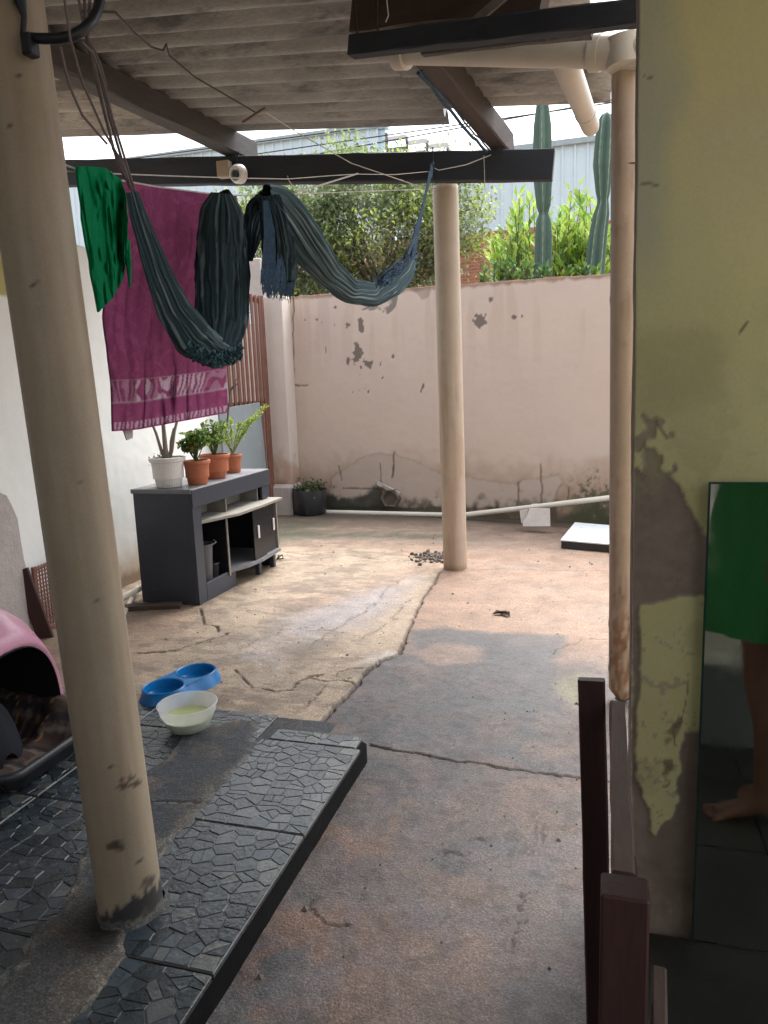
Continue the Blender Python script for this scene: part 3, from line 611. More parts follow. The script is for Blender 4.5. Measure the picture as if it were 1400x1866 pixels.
# rough slab of plaster and perforated grid leaning on the white wall behind the pet carrier
x_ = -3.2
outl = [onX(px, py, x_) for px, py in ((-60, 860), (-10, 893), (12, 903), (22, 922), (32, 945), (38, 985), (44, 1020), (50, 1045), (52, 1115), (-60, 1180))]
zmin = 0; ys_ = [p[1] for p in outl]; mb = MB(); n = len(outl)
v = [(x_, p[1], max(p[2], .01) if i not in (n-1,) else .01) for i, p in enumerate(outl)]; v[-2] = (x_, v[-2][1], .01)
v2 = [(a-.05, b_, c_) for a, b_, c_ in v]; mb.add(v+v2, [tuple(range(n)), tuple(range(2*n-1, n-1, -1))]+[(i, n+i, n+(i+1) % n, (i+1) % n) for i in range(n)])
tag(mb.build('plaster_slab', M['rough_plaster']), 'broken pale grey plaster slab standing against the white wall above the carrier', 'slab')
gr = thing('perforated_panel', (-3.24, 3.66, 0), 'brown perforated metal panel leaning by the white wall behind the column', 'panel')
mb = MB(); x_ = -3.22; ya, yb = 3.50, 4.02; za, zb = .03, .42
for fa, fb in (((x_, ya, za), (x_, yb, za)), ((x_, ya, zb-.02), (x_, yb, zb+.03)), ((x_, ya, za), (x_, ya, zb)), ((x_, yb, za), (x_, yb, zb))): MB().beam(fa, fb, .02, .018, .001).build('frame_bar', M['rust'], gr)
mb = MB(); nh = 15
for i in range(22):
    y = ya+.02+i*.0235
    mb.beam((x_, y, za), (x_, y+.0, zb), .006, .008, .001)
for j in range(16):
    z = za+.01+j*.0245; mb.beam((x_+.003, ya, z), (x_+.003, yb, z), .006, .009, .001)
tag(mb.build('mesh_grid', M['rust'], gr), kind='stuff')
mb = MB().beam((-3.13, 3.44, .0), (-3.22, 3.40, .43), .025, .09, .004); tag(mb.build('wooden_plank', M['gate']), 'short dark red plank leaning between the plaster slab and perforated panel', 'plank')

# ================================================================== RIGHT HOUSE WALL (yellow with bare patches)
YW = 1.79
def r2(px, py): p = onY(px, py, YW); return (p[0], p[2])
x0w = r2(1165, 400)[0]
us = np.concatenate([np.linspace(0, .45, 120)[:-1], np.linspace(.45, 1.9, 10)]); vs_ = np.linspace(-.01, 3.02, 520); U3, V3 = np.meshgrid(us, vs_, indexing='ij')
X3 = x0w+U3; leanx = (V3-1.2)*-.009*np.clip(1-U3/.3, 0, 1); X3 = X3+leanx
b1 = fbm(X3, V3, 5, 4, 70); b2 = fbm(X3, V3, 28, 4, 71); b3 = fbm(X3, V3, 90, 3, 72); bj = (fbm(X3, V3, 22, 3, 73)-.5)
yc = mixc((.66, .60, .28), (.60, .56, .30), b1); yc = mixc(yc, (.60, .53, .35), sstep(.45, .62, fbm(X3, V3, 2.2, 3, 76))*sstep(1.5, 2.1, V3)*.6)
yc = mixc(yc, (.36, .38, .32), sstep(.1, .02, U3+(b1-.5)*.1)*sstep(1.5, 1.75, V3)*.6)
bare = np.array([.30, .235, .185]); dpt = np.zeros(U3.shape)
def rpoly(pts, jt=.02, soft=.0035):
    return sstep(soft, -soft, sdpoly(X3+bj*jt+(b3-.5)*.008, V3+(b2-.5)*jt+(b3-.5)*.01, [r2(*p) for p in pts]))
ma = rpoly([(1150, 850), (1185, 872), (1215, 868), (1240, 885), (1255, 925), (1270, 955), (1290, 985), (1292, 1084), (1240, 1090), (1165, 1106), (1150, 1106)], .012)
mb_ = rpoly([(1150, 740), (1180, 760), (1205, 765), (1220, 800), (1232, 845), (1245, 890), (1150, 900)], .05)*sstep(.42, .55, b2+.05)
edge = rpoly([(1150, 1095), (1163, 1100), (1166, 1200), (1160, 1300), (1157, 1420), (1176, 1465), (1180, 1500), (1150, 1600)], .012)
low = rpoly([(1150, 1410), (1162, 1425), (1178, 1470), (1182, 1475), (1188, 1520), (1195, 1525), (1212, 1500), (1226, 1490), (1236, 1445), (1243, 1380), (1250, 1335), (1275, 1332), (1300, 1332), (1300, 1800), (1150, 1800)], .03)
m_ = np.clip(ma+mb_*.85+edge+low, 0, 1); yc = mixc(yc, bare[None, None]*(.75+.5*fbm(X3, V3, 35, 4, 77))[..., None], m_); dpt -= m_*.004
m4 = 4*m_*(1-m_); yc = mixc(yc, (.33, .29, .21), m4*.6)
yc = mixc(yc, yc*.72, sstep(.56, .66, fbm(X3, V3, 9, 5, 78))*.45*sstep(1.7, 1.0, V3)); fl3 = sstep(.60, .63, b2*.6+b3*.4)*sstep(1.5, .6, V3); yc = mixc(yc, bare*1.2, fl3*.6)
yc = mixc(yc, (.32, .29, .17), mb_*(b3 > .5)*.7)
yc = mixc(yc, bare*.6, low*sstep(.5, .7, b1)*.6)
dk_ = rpoly([(1222, 1300), (1240, 1310), (1232, 1380), (1222, 1430), (1212, 1420)], .05)*sstep(.4, .55, b2); yc = mixc(yc, (.1, .085, .05), dk_*.7)
for pts, w_ in (([(1255, 1230), (1250, 1280), (1238, 1320)], .002), ([(1228, 1330), (1232, 1360)], .003), ([(1172, 332), (1200, 334)], .005), ([(1172, 141), (1188, 143)], .003), ([(1348, 606), (1362, 588)], .004), ([(1196, 770), (1215, 800)], .004)):
    d = dline(X3+bj*.01, V3+bj*.01, [r2(*p) for p in pts]); yc = mixc(yc, (.12, .1, .06), sstep(w_, w_*.4, d)*.7)
yc = mixc(yc, (.22, .2, .12), sstep(.3, 0, np.hypot(X3-r2(1210, 660)[0], (V3-r2(1210, 680)[1])*.8)/.4+(b1-.5))*.25)
dpt += (b2-.5)*.0015
Pf = np.stack([X3, YW-dpt, V3], -1)
# side return toward the yard
sc_ = np.linspace(.17, .001, 8); Ps = np.stack([np.broadcast_to(Pf[0, :, 0], (8, len(vs_)))+ (fbm(sc_[:, None]*20, vs_[None]*8, 1, 3, 75)-.5)*.006, YW+np.broadcast_to(sc_[:, None], (8, len(vs_))), np.broadcast_to(vs_, (8, len(vs_)))], -1)
sc2 = np.broadcast_to(np.array([.20, .16, .135]), Ps.shape)*(.8+.4*fbm(sc_[:, None]*30, vs_[None]*12, 1, 3, 74))[..., None]
Pbk = Pf[-1:].copy(); Pbk[..., 1] += .17; P0 = Ps[:1].copy()
hw = gridmesh('house_wall', np.concatenate([Ps, Pf, Pbk, P0], 0)[:, :], M['plaster'], col=np.concatenate([sc2, yc, yc[-1:], sc2[:1]], 0))
tag(hw, 'yellow painted house wall with bare brown plaster patches at the right', 'wall')

# mirror leaning on the house wall
xl_, zt_ = r2(1292, 885); xl_ -= .002
mi = thing('mirror', (.55, YW-.03, .016), 'tall frameless mirror on the yellow wall reflecting a person in green', 'mirror')
MB().box((xl_, YW-.016, .017), (xl_+.62, YW-.008, zt_+.01), .001).build('glass_edge', M['glassedge'], mi)
MB().add([(xl_+.004, YW-.0175, .020), (xl_+.616, YW-.0175, .020), (xl_+.616, YW-.0175, zt_+.006), (xl_+.004, YW-.0175, zt_+.006)], [(0, 1, 2, 3)]).build('mirror_face', M['mirror'], mi)

# low wall seen in the mirror; unseen rear wall added to close off light
us = np.linspace(0, 1.7, 40); vs_ = np.linspace(0, .72, 60); U4, V4 = np.meshgrid(us, vs_, indexing='ij')
q1 = fbm(U4, V4, 12, 4, 80); rc = mixc((.55, .54, .46), (.38, .37, .32), sstep(.5, .7, q1)); rc = mixc(rc, (.085, .09, .092), sstep(.35, .33, V4+(q1-.5)*.04))
P = np.stack([.31+U4, np.full(U4.shape, .69), V4], -1); Pq = P[:, -1:].copy(); Pq[..., 1] -= .12; Pq2 = Pq.copy(); Pq2[..., 2] = 0
rw = gridmesh('low_wall', np.concatenate([P, Pq, Pq2], 1)[::-1], M['room'], col=np.concatenate([rc, rc[:, -1:], rc[:, -1:]], 1)[::-1]); tag(rw, 'low off-white wall with a dark grey base seen in the mirror', 'wall')
mb = MB().box((-3.35, -3.3, 0), (2.0, -3.2, 2.15)); o = mb.build('added_rear_wall', M['chip']); tag(o, 'plain pale wall added unseen behind the viewer to limit the light', 'wall')
mb = MB().box((.02, -3.2, 2.84), (2.05, 1.97, 2.95)); o = mb.build('passage_ceiling', M['chip']); tag(o, kind='structure')

# ================================================================== ROOF
def rz(x): return 3.30-.095*(x+2.5)
roof = thing('patio_roof', (-2, 2, 3.2), 'weathered corrugated fibre cement roof over the near half of the yard', 'roof')
def sheet(xa, xb, ya, yb, dz):
    nyy = int((yb-ya)/.177*12); yy = np.linspace(ya, yb, nyy+1); xx = np.linspace(xa, xb, 14)
    XX, YY = np.meshgrid(xx, yy, indexing='ij'); nn = (fbm(XX, YY, 2, 3, 90)-.5)*.012
    ZZ = rz(XX)+dz+.036*np.cos(2*math.pi*(YY-5.4)/.177)+nn
    low_ = np.stack([XX, YY, ZZ], -1); hi = low_.copy(); hi[..., 2] += .007
    lowr = low_[::-1]
    # closed shell: stack as ring in x
    P = np.concatenate([low_, hi[::-1]], 0)
    return gridmesh('corrugated_sheet', P, M['fibre'], roof, closed=True)
ye = 5.40; k = 0; W6 = .177*6
while ye > -2.9:
    ya = ye-W6-.06
    d = .007 if k % 2 else 0
    sheet(-4.6, -2.75, ya, ye+(.04 if k == 0 else 0), d+.008); sheet(-2.85, -1.02, ya, ye-(.1 if k == 0 else 0), d)
    if k < 2: sheet(-1.12, .02-(.1 if k else 0), ya, ye-(.34 if k == 0 else 0), d-.008)
    else: sheet(-1.12, .1 if ye < 3.4 else -.05, ya, ye, d-.008)
    ye -= W6; k += 1
# cross beam
bt = lambda x: 3.105-.0945*(x+2.555)
beam = MB(); beam.beam((-4.4, 5.33, bt(-4.4)-.095), (-.335, 5.33, bt(-.335)-.095), .085, .19, .006, .0025, 24)
tag(beam.build('cross_beam', M['beam']), 'long dark timber beam carried by the far cream column', 'beam')
def rafter(p, q, w, h, m, label):
    mb = MB().beam(p, q, w, h, .008, .004, 16); return tag(mb.build('roof_rafter', m), label, 'rafter', 'rafters under the patio roof')
rb = lambda x: rz(x)-.03-.075
rafter((-3.32, .8, rb(-3.32)), (-2.63, 5.58, rb(-2.63)), .12, .155, M['rafter'], 'greyish weathered rafter with its end resting beside the white lamp socket')
rafter((-1.12, 1.6, rb(-1.12)), (-.675, 5.56, rb(-.675)), .115, .15, M['rafter2'], 'reddish brown rafter with a blue cord, ending near the cacti')
# blue plastic strip and cord along right rafter
a = onY(762, 125, 3.95); b_ = onY(893, 283, 5.38)
mb = MB(); pts = [a+(b_-a)*t+np.array([0, 0, -.012+random.uniform(-.01, .01)]) for t in np.linspace(0, 1, 14)]; mb.tube(pts, .010, 6)
mb.tube([p+np.array([.02, 0, .01]) for p in pts], .006, 6); tag(mb.build('blue_cord', M['ropeb']), 'frayed blue cord stretched along the underside of the right rafter', 'cord')
# near timber, plank and things above it
a = onY(642, 85, 2.72); b_ = onY(1172, 22, 2.40); b2_ = b_+(b_-a)*.3
mb = MB().beam(a, b2_, .05, .066, .004, .002, 14); tag(mb.build('near_timber', M['beam']), 'dark timber batten crossing above the gutter pipe toward the house wall', 'timber')
a = onY(648, 25, 2.95); b_ = onY(905, -6, 2.7); mb = MB().beam(a, b_+(b_-a)*.3, .05, .13, .005, .003, 8); tag(mb.build('brown_plank', M['plank']), 'reddish brown plank resting on the dark batten under the roof', 'plank')
a = onY(866, 38, 2.62); b_ = onY(925, -12, 2.5); mb = MB().beam(a, b_, .012, .03, .002); tag(mb.build('pale_stick', M['chip']), 'pale broken stick wedged above the dark batten', 'stick')
a = onY(770, 92, 3.0); b_ = onY(1080, 58, 2.9)
mb = MB().beam(a, b_, .03, .036, .004, .003, 8); tag(mb.build('grey_batten', M['rafter']), 'grey weathered batten between the dark timber and the gutter pipe', 'batten')
for k, pts in enumerate(([(645, 0), (648, 20), (652, 66)], [(688, 0), (687, 50), (690, 56)], [(705, 0), (708, 28), (703, 40)])):
    mb = MB().tube([onY(*p, 2.7) for p in pts], .0035 if k < 2 else .002, 6)
    tag(mb.build('hanging_wire', M['dark_wire'] if k < 2 else M['white_line']), ['dark hooked wire hanging at the left end of the dark timber', 'dark wire hanging down beside the brown plank', 'pale thin wire hanging in front of the brown plank'][k], 'wire')

# gutter pipes and downpipe
def cyl_thing(name, pts, r, m, label, cat, n=20, parent=None):
    mb = MB().tube(pts, r, n); o = mb.build(name, m, parent, sm=True)
    return tag(o, label, cat) if parent is None else o
gt = thing('gutter_pipe', onY(1120, 95, 3.15), 'beige pvc gutter pipe system running under the timber into the downpipe', 'gutter')
a = onY(742, 98, 3.42); b_ = onY(1085, 97, 3.16); a[2] += .01
cyl_thing('pipe', [a, a+(b_-a)*.5, b_], .052, M['pvc'], '', '', 24, gt)
MB().tube([onY(722, 100, 3.44), onY(742, 99, 3.42)], .06, 24).build('collar', M['pvc'], gt, sm=True)
MB().tube([onY(1078, 96, 3.17), onY(1096, 95, 3.16)], .066, 24).build('collar', M['pvc'], gt, sm=True)
MB().tube([onY(1090, 95, 3.16), onY(1175, 92, 3.12)], [.061, .061], 24).build('elbow', M['pvc'], gt, sm=True)
MB().tube([onY(1138, 70, 3.13), onY(1140, 122, 3.13)], .068, 24).build('elbow_socket', M['pvc'], gt, sm=True)
a = onY(1026, 95, 3.2); a2 = onY(1035, 125, 3.28); b_ = onY(1075, 226, 4.5); e = onY(1078, 238, 4.62)
cyl_thing('pipe', [a, a2, a2+(b_-a2)*.5, b_, b_+(e-b_)*.5, e], [.052, .052, .051, .05, .046, .02], M['pvc'], '', '', 24, gt)
MB().tube([a2+(b_-a2)*.72, a2+(b_-a2)*.74], .0535, 24).build('joint_ring', M['pvc'], gt, sm=True)
# downpipe with weathering
pb0 = onZ(1134, 1287, .0); pt0 = onY(1143, 110, 3.15); zz = np.linspace(0, 1, 160); th = np.linspace(0, 2*math.pi, 28, endpoint=False)
R_ = .056; Pc = np.zeros((28, 160, 3)); 
for i, t in enumerate(th):
    rr = R_*(1+0*zz)
    rr = np.where(zz < .02, R_*np.sqrt(np.clip(zz/.02, .15, 1)), rr)
    for zc0 in (.055, .135, .36, .665): rr = rr+.0035*np.exp(-((zz-zc0)/.006)**2)
    Pc[i, :, 0] = pb0[0]+(pt0[0]-pb0[0])*zz+rr*math.cos(t); Pc[i, :, 1] = pb0[1]+.05+(pt0[1]-pb0[1])*zz+rr*math.sin(t); Pc[i, :, 2] = .012+(pt0[2]-.012)*zz
n_ = fbm(th[:, None]*1.5+0*zz, Pc[..., 2], 6, 4, 95); n__ = fbm(th[:, None]*3+0*zz, Pc[..., 2], 22, 3, 96)
pc = mixc((.40, .30, .24), (.48, .38, .30), n_); pc = mixc(pc, (.27, .17, .125), sstep(.45, .7, n_+.07*np.sin(th)[:, None])*.6); pc = mixc(pc, (.26, .12, .05), sstep(.55, .3, Pc[..., 2])*sstep(.4, .55, n__)*.8); pc = mixc(pc, (.05, .04, .02), sstep(.68, .76, n__)*sstep(.8, .3, Pc[..., 2])*.6)
dpn = gridmesh('downpipe', Pc, M['pvc2'], col=pc, closed=True); tag(dpn, 'stained beige downpipe standing upright beside the yellow wall', 'pipe')
c_ = Pc[:, 0].mean(0); MB().lathe((c_[0], c_[1], .011), [(.001, 0), (.02, .0), (.03, .003)], 28).build('pipe_end', M['darkin'], dpn)
zz_ = onY(1135, 298, 3.15)
mb = MB().tube([(dpn.location[0]+R_*1.03*math.cos(t), pb0[1]+.05+(pt0[1]-pb0[1])*.66+R_*1.03*math.sin(t), zz_[2]+random.uniform(-.004, .004)) for t in np.linspace(0, 2*math.pi, 20)], .003, 6)
mb.build('tie_wire', M['dark_wire'], dpn)

# ================================================================== COLUMNS
def column(name, base, top, r, colf, label, nz=400, na=48):
    base = np.array(base, float); top = np.array(top, float); t = np.linspace(0, 1, nz); th = np.linspace(0, 2*math.pi, na, endpoint=False)
    P = base+(top-base)*t[None, :, None]+np.zeros((na, nz, 3)); P[..., 0] += r*np.cos(th)[:, None]; P[..., 1] += r*np.sin(th)[:, None]
    o = gridmesh(name, P, M['column'], col=colf(P, th), closed=True); return tag(o, label, 'column')
def blob(P, c, q, r, soft=.4, seed=0, aspect=(1, 1, 1)):
    q = np.array(q); dr = (q-O0)/np.linalg.norm(q-O0); v_ = P-O0; tt = (v_ @ dr); pr_ = v_-tt[..., None]*dr; d = np.linalg.norm(pr_*np.array(aspect), axis=-1)+(tt > tt.mean(0, keepdims=True))*9; nn = fbm(P[..., 0]*60+P[..., 1]*40, P[..., 2]*60, 1, 3, seed)
    return sstep(1, 1-soft, d/r+(nn-.5)*1.2)
CB = np.array([*(onZ(243, 1686, TOP)[:2]*(1+.080/1.9)), TOP]); _ct = onY(8, 0, 1.47); CT = CB+(_ct-CB)*((3.19-TOP)/(_ct[2]-TOP))
def c1(P, th):
    n_ = fbm(th[:, None]*1.2+0*P[..., 2], P[..., 2], 3, 4, 100); c = mixc((.25, .20, .14), (.33, .27, .19), n_); c = c*(.88+.24*fbm(th[:, None]*1.0+0*P[..., 2], P[..., 2], 5, 4, 103))[..., None];  c = mixc(c, (.25, .17, .11), sstep(.55, .75, fbm(th[:, None]*2+0*P[..., 2], P[..., 2], 2, 4, 102))*.35)
    for k, (px, py, r) in enumerate([(208, 1540, .014), (216, 1545, .012), (268, 1610, .014), (276, 1600, .008), (262, 1618, .006), (255, 1570, .006), (222, 1420, .006), (246, 1428, .012), (225, 1432, .012), (240, 1418, .008), (204, 1398, .006), (36, 245, .005), (35, 140, .008), (20, 230, .008), (60, 520, .006), (72, 558, .005), (150, 880, .007), (180, 1095, .007), (64, 512, .006)]):
        q = onY(px, py, 1.545); c = mixc(c, (.05, .035, .028), blob(P, c, q, r*(1.2 if py > 1380 else .8), .5, k, (.8, .8, 1.8))*.9)
    n2_ = fbm(th[:, None]*3+0*P[..., 2], P[..., 2], 14, 3, 101)
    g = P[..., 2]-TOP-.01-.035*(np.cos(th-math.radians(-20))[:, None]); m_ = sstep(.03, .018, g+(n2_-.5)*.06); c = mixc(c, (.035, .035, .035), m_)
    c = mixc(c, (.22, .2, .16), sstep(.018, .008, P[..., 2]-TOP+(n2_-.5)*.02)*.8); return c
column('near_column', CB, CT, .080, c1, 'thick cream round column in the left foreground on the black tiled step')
MB().lathe((CB[0], CB[1], TOP-.001), [(.095, 0), (.09, .003), (.083, .008), (.080, .014)], 40, lambda t, i: 1+.05*math.sin(3*t)+.03*math.sin(7*t+i)).build('mortar_collar', M['cement'], bpy.data.objects['near_column'], sm=True)
setcol(bpy.data.objects['mortar_collar'].data, np.full((len(bpy.data.objects['mortar_collar'].data.vertices), 3), .06))
pbase = onZ(826, 1040); PBX, PBY = pbase[0], pbase[1]+.09
def c2(P, th):
    n_ = fbm(th[:, None]*1.2+0*P[..., 2], P[..., 2], 3, 4, 110); c = mixc((.66, .61, .50), (.72, .67, .55), n_); c = mixc(c, (.40, .28, .17), sstep(.48, .66, fbm(th[:, None]*1.5+0*P[..., 2], P[..., 2], 2.2, 4, 111))*.35*sstep(1.9, 1.3, P[..., 2]))
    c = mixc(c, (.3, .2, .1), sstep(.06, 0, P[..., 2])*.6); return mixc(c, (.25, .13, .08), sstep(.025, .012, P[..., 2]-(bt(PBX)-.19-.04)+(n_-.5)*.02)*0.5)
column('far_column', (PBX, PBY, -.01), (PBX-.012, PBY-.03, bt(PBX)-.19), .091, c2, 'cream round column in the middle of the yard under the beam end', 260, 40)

# black curved pipe bracket on near column and its clamp
hb = thing('black_bracket', onY(60, 75, 1.42), 'curved black hose clamped to the top of the near column', 'bracket')
pts = [onY(*p, y) for p, y in (((44, 66), 1.42), ((75, 70), 1.42), ((105, 70), 1.42), ((130, 66), 1.43), ((152, 54), 1.45), ((168, 38), 1.47), ((178, 18), 1.5), ((184, -10), 1.52), ((188, -60), 1.54))]
MB().tube(pts, [.008, .0105, .011, .011, .011, .0105, .0105, .0105, .0105], 14).build('hose', M['hose'], hb, sm=True)
q = onY(55, 82, 1.415); MB().box((q[0]-.012, 1.40, q[2]-.022), (q[0]+.012, 1.43, q[2]+.02), .003).build('clamp', M['hose'], hb)
MB().tube([onY(42, 66, 1.42), onY(44, 30, 1.42), onY(36, 0, 1.42), onY(32, -40, 1.42)], [.006, .006, .013, .013], 10).build('strap', M['hose'], hb, sm=True)

# ================================================================== LINES, CLOTHES, HAMMOCK
LS = np.array([-1.34, 1.6]); LE = np.array([-1.14, 5.3])
HS = np.array([-1.05, 1.6]); HE = np.array([-1.13, 5.25])
def L_(p, off=0.0): q = onV(*p, LS, LE); return q
def H_(p, dx=0.0):
    a = HS+np.array([dx, 0]); b = HE+np.array([dx*.3, 0]); return onV(*p, a, b)
def wire(name, pts, r, m, label, cat, n=6):
    return tag(MB().tube(pts, r, n).build(name, m), label, cat)
cl_pts = [L_(p) for p in ((118, 300), (150, 312), (200, 325), (285, 340), (370, 351), (405, 355), (440, 356), (492, 356), (545, 353), (620, 350), (700, 347), (795, 344))]
wire('clothesline', cl_pts, .0025, M['white_line'], 'thin sagging clothesline carrying the towel and hammock to the far column', 'clothesline')
wire('clothes_cord', [L_(p) for p in ((118, 312), (190, 315), (200, 316), (300, 320), (420, 324), (525, 326), (600, 320), (650, 317), (720, 318), (785, 312))], .002, M['white_line'], 'thin white knotted cord stretched across in front of the beam', 'cord')
wire('clothes_cord', [L_(p) for p in ((652, 316), (620, 326), (565, 343), (540, 350))], .004, M['white_line'], 'short pale twisted cord slanting down from the knot before the beam', 'cord')
wire('loose_wire', [onY(*p, y) for p, y in (((895, 282), 5.26), ((850, 300), 5.24), ((800, 310), 5.24), ((792, 306), 5.24))], .003, M['white_line'], 'loose pale wire drooping over the beam near the hammock hook', 'wire')
wire('loose_wire', [onY(*p, y) for p, y in (((882, 283), 5.26), ((883, 310), 5.27), ((884, 345), 5.27))], .0025, M['white_line'], 'short thread hanging straight down the beam face right of the column', 'wire')
wire('long_wire', [onY(*p, y) for p, y in (((150, 20), 1.6), ((210, 22), 2.0), ((245, 60), 2.4), ((275, 85), 2.8), ((297, 92), 3.2), ((303, 80), 3.3), ((308, 100), 3.4), ((355, 140), 3.7), ((465, 204), 4.2))], .004, M['dark_wire'], 'dark wire hanging in a loop below the roof sheets', 'wire')
wire('twig', [onY(*p, 4.2) for p in ((484, 196), (468, 206), (442, 223))], .007, M['gate2'], 'small reddish stick tied to the wire under the roof', 'stick')
wire('pale_wire', [onY(*p, y) for p, y in (((485, 205), 4.2), ((545, 243), 4.5), ((640, 297), 4.9), ((760, 338), 5.2), ((795, 344), 5.24))], .003, M['white_line'], 'pale wire running diagonally down to the far column top', 'wire')
wire('knot', [L_((198, 316)), L_((202, 316))], .006, M['white_line'], 'small pale knot on the white cord above the purple towel', 'knot')
wire('tie', [L_((524, 320)), L_((526, 328)), L_((533, 338)), L_((538, 340))], .002, M['white_line'], 'short loose end hanging from the white cord above the hammock', 'knot')

def sheetcloth(name, TL, TR, BL, BR, m, parent, colf, nu=150, nv=220, folds=(6, .014), belly=.03, seed=0, plane=L_, sub=None, topc=None, botc=None, flip=1):
    s, t = np.meshgrid(np.linspace(0, 1, nu), np.linspace(0, 1, nv), indexing='ij')
    P = np.zeros((nu, nv, 3))
    def edge(pts, k):
        pts = np.array(pts, float); d = np.r_[0, np.cumsum(np.hypot(*np.diff(pts, axis=0).T))]; d /= d[-1]; return np.stack([np.interp(k, d, pts[:, 0]), np.interp(k, d, pts[:, 1])], -1)
    top = edge(TL, np.linspace(0, 1, nu)); bot = edge(BL, np.linspace(0, 1, nu)); lf = edge(TR, np.linspace(0, 1, nv)); rt = edge(BR, np.linspace(0, 1, nv))
    # coons patch
    S = s[..., None]; T = t[..., None]
    px = (1-T)*top[:, None]+T*bot[:, None]+(1-S)*lf[None]+S*rt[None]-((1-S)*(1-T)*top[0]+S*(1-T)*top[-1]+(1-S)*T*bot[0]+S*T*bot[-1])
    a3 = plane(tuple(px[0, 0])); 
    flat = px.reshape(-1, 2); pts3 = np.array([plane(tuple(p)) for p in flat[:: 1]]) if nu*nv < 12000 else None
    if pts3 is None:
        # coarse evaluate, then interpolate
        cu, cv = 24, 30; iu = np.linspace(0, nu-1, cu).astype(int); iv = np.linspace(0, nv-1, cv).astype(int)
        cp = np.array([[plane(tuple(px[i, j])) for j in iv] for i in iu])
        P = np.zeros((nu, nv, 3)); 
        for c in range(3):
            tmp = np.array([np.interp(np.arange(nv), iv, cp[i, :, c]) for i in range(cu)]); P[..., c] = np.array([np.interp(np.arange(nu), iu, tmp[:, j]) for j in range(nv)]).T
    else: P = pts3.reshape(nu, nv, 3)
    fn = fbm(s*3, t*1.2, 1.6, 3, seed)-.5; fine_ = fbm(s*9, t*7, 2, 4, seed+3)-.5
    off = folds[1]*(1-2*np.abs(np.sin(math.pi*folds[0]*s+9*fn+1.2*t)))*sstep(0, .3, t)*(.4+1.2*fbm(s*4, t*2, 1, 2, seed+7))+belly*fn*2*sstep(0, .2, t)+fine_*.005+.25*folds[1]*np.sin(2*math.pi*folds[0]*2.7*s+3+4*fn)
    vd = P-O0; vd /= np.linalg.norm(vd, axis=-1)[..., None]; P = P+vd*(off*1.3)[..., None]; P[..., 0] += off*.12
    th_ = P.copy(); th_[..., 0] -= .006
    col = colf(s, t) if colf else None
    Pc_ = np.concatenate([P, th_[::-1]], 0); cc_ = np.concatenate([col, col[::-1]], 0) if col is not None else None
    return gridmesh(name, Pc_, m, parent, col=cc_, closed=True)
# towel
def towel_col(s, t):
    base = np.array([.235, .055, .135]); n_ = fbm(s*6, t*9, 3, 4, 120); c = mixc(base, base*1.5, sstep(.5, .7, n_)*.5)
    zb = np.sin(62*s+30*fbm(s*3, t*3, 2.2, 3, 121)+18*t*np.sin(9*s)+40*t)
    band = ((t > .80) & (t < .888)); sc__ = fbm(s*8, t*5, 1, 2, 122)
    c = mixc(c, (.50, .40, .46), band*(zb > -.15)*(.85-.55*(sc__ > .55)))
    c = mixc(c, (.44, .34, .40), ((np.abs(t-.80) < .003) | (np.abs(t-.888) < .003))*.4)
    b2__ = (t > .968) & (t < .992); c = mixc(c, (.48, .36, .43), b2__*(np.sin(170*s+60*t+6*n_) > -.1)*.8)
    vein = np.abs(np.sin(22*s+9*fbm(s*4, t*4, 2, 3, 124))) < .12; c = mixc(c, base*1.9, vein*(t < .79)*.35)
    return c
tw = sheetcloth('bath_towel', [(200, 322), (285, 338), (372, 352), (432, 356)], [(200, 322), (200, 450), (190, 580), (204, 700), (207, 786)], [(207, 786), (250, 783), (330, 768), (415, 752)], [(432, 356), (424, 470), (410, 620), (415, 752)], M['terry'], None, towel_col, seed=11, folds=(4, .006), belly=.022)
tag(tw, 'purple bath towel with a white zebra band hung on the line', 'towel')
# back flap of towel behind the line
gt_ = sheetcloth('green_cloth', [(122, 305), (150, 306), (175, 308), (205, 330), (214, 360)], [(122, 305), (134, 400), (150, 500), (164, 570)], [(164, 570), (186, 548), (206, 510), (216, 470)], [(214, 360), (220, 400), (219, 440), (216, 470)], M['thin'], None, None, nu=90, nv=120, seed=17, folds=(2, .012), belly=.06, plane=lambda p: L_(p)+np.array([.03, 0, 0]))
tag(gt_, 'thin green cloth hanging on the line next to the near column', 'cloth')
MB().tube([L_((214, 440))+np.array([.03, 0, 0]), L_((218, 480))+np.array([.03, 0, 0]), L_((220, 525))+np.array([.03, 0, 0])], [.01, .008, .003], 6).build('hem_strip', M['thin'], gt_)
# small grey cloth peeking below towel
mb = MB(); q = [L_(p)+np.array([-.03, 0, 0]) for p in ((236, 770), (258, 768), (258, 798), (248, 802))]; mb.add([*q, *[a-np.array([.004, 0, 0]) for a in q]], [(0, 1, 2, 3), (7, 6, 5, 4), (0, 4, 5, 1), (1, 5, 6, 2), (2, 6, 7, 3), (3, 7, 4, 0)])
tag(mb.build('grey_rag', M['stone']), 'small grey rag showing below the purple towel hem', 'cloth')

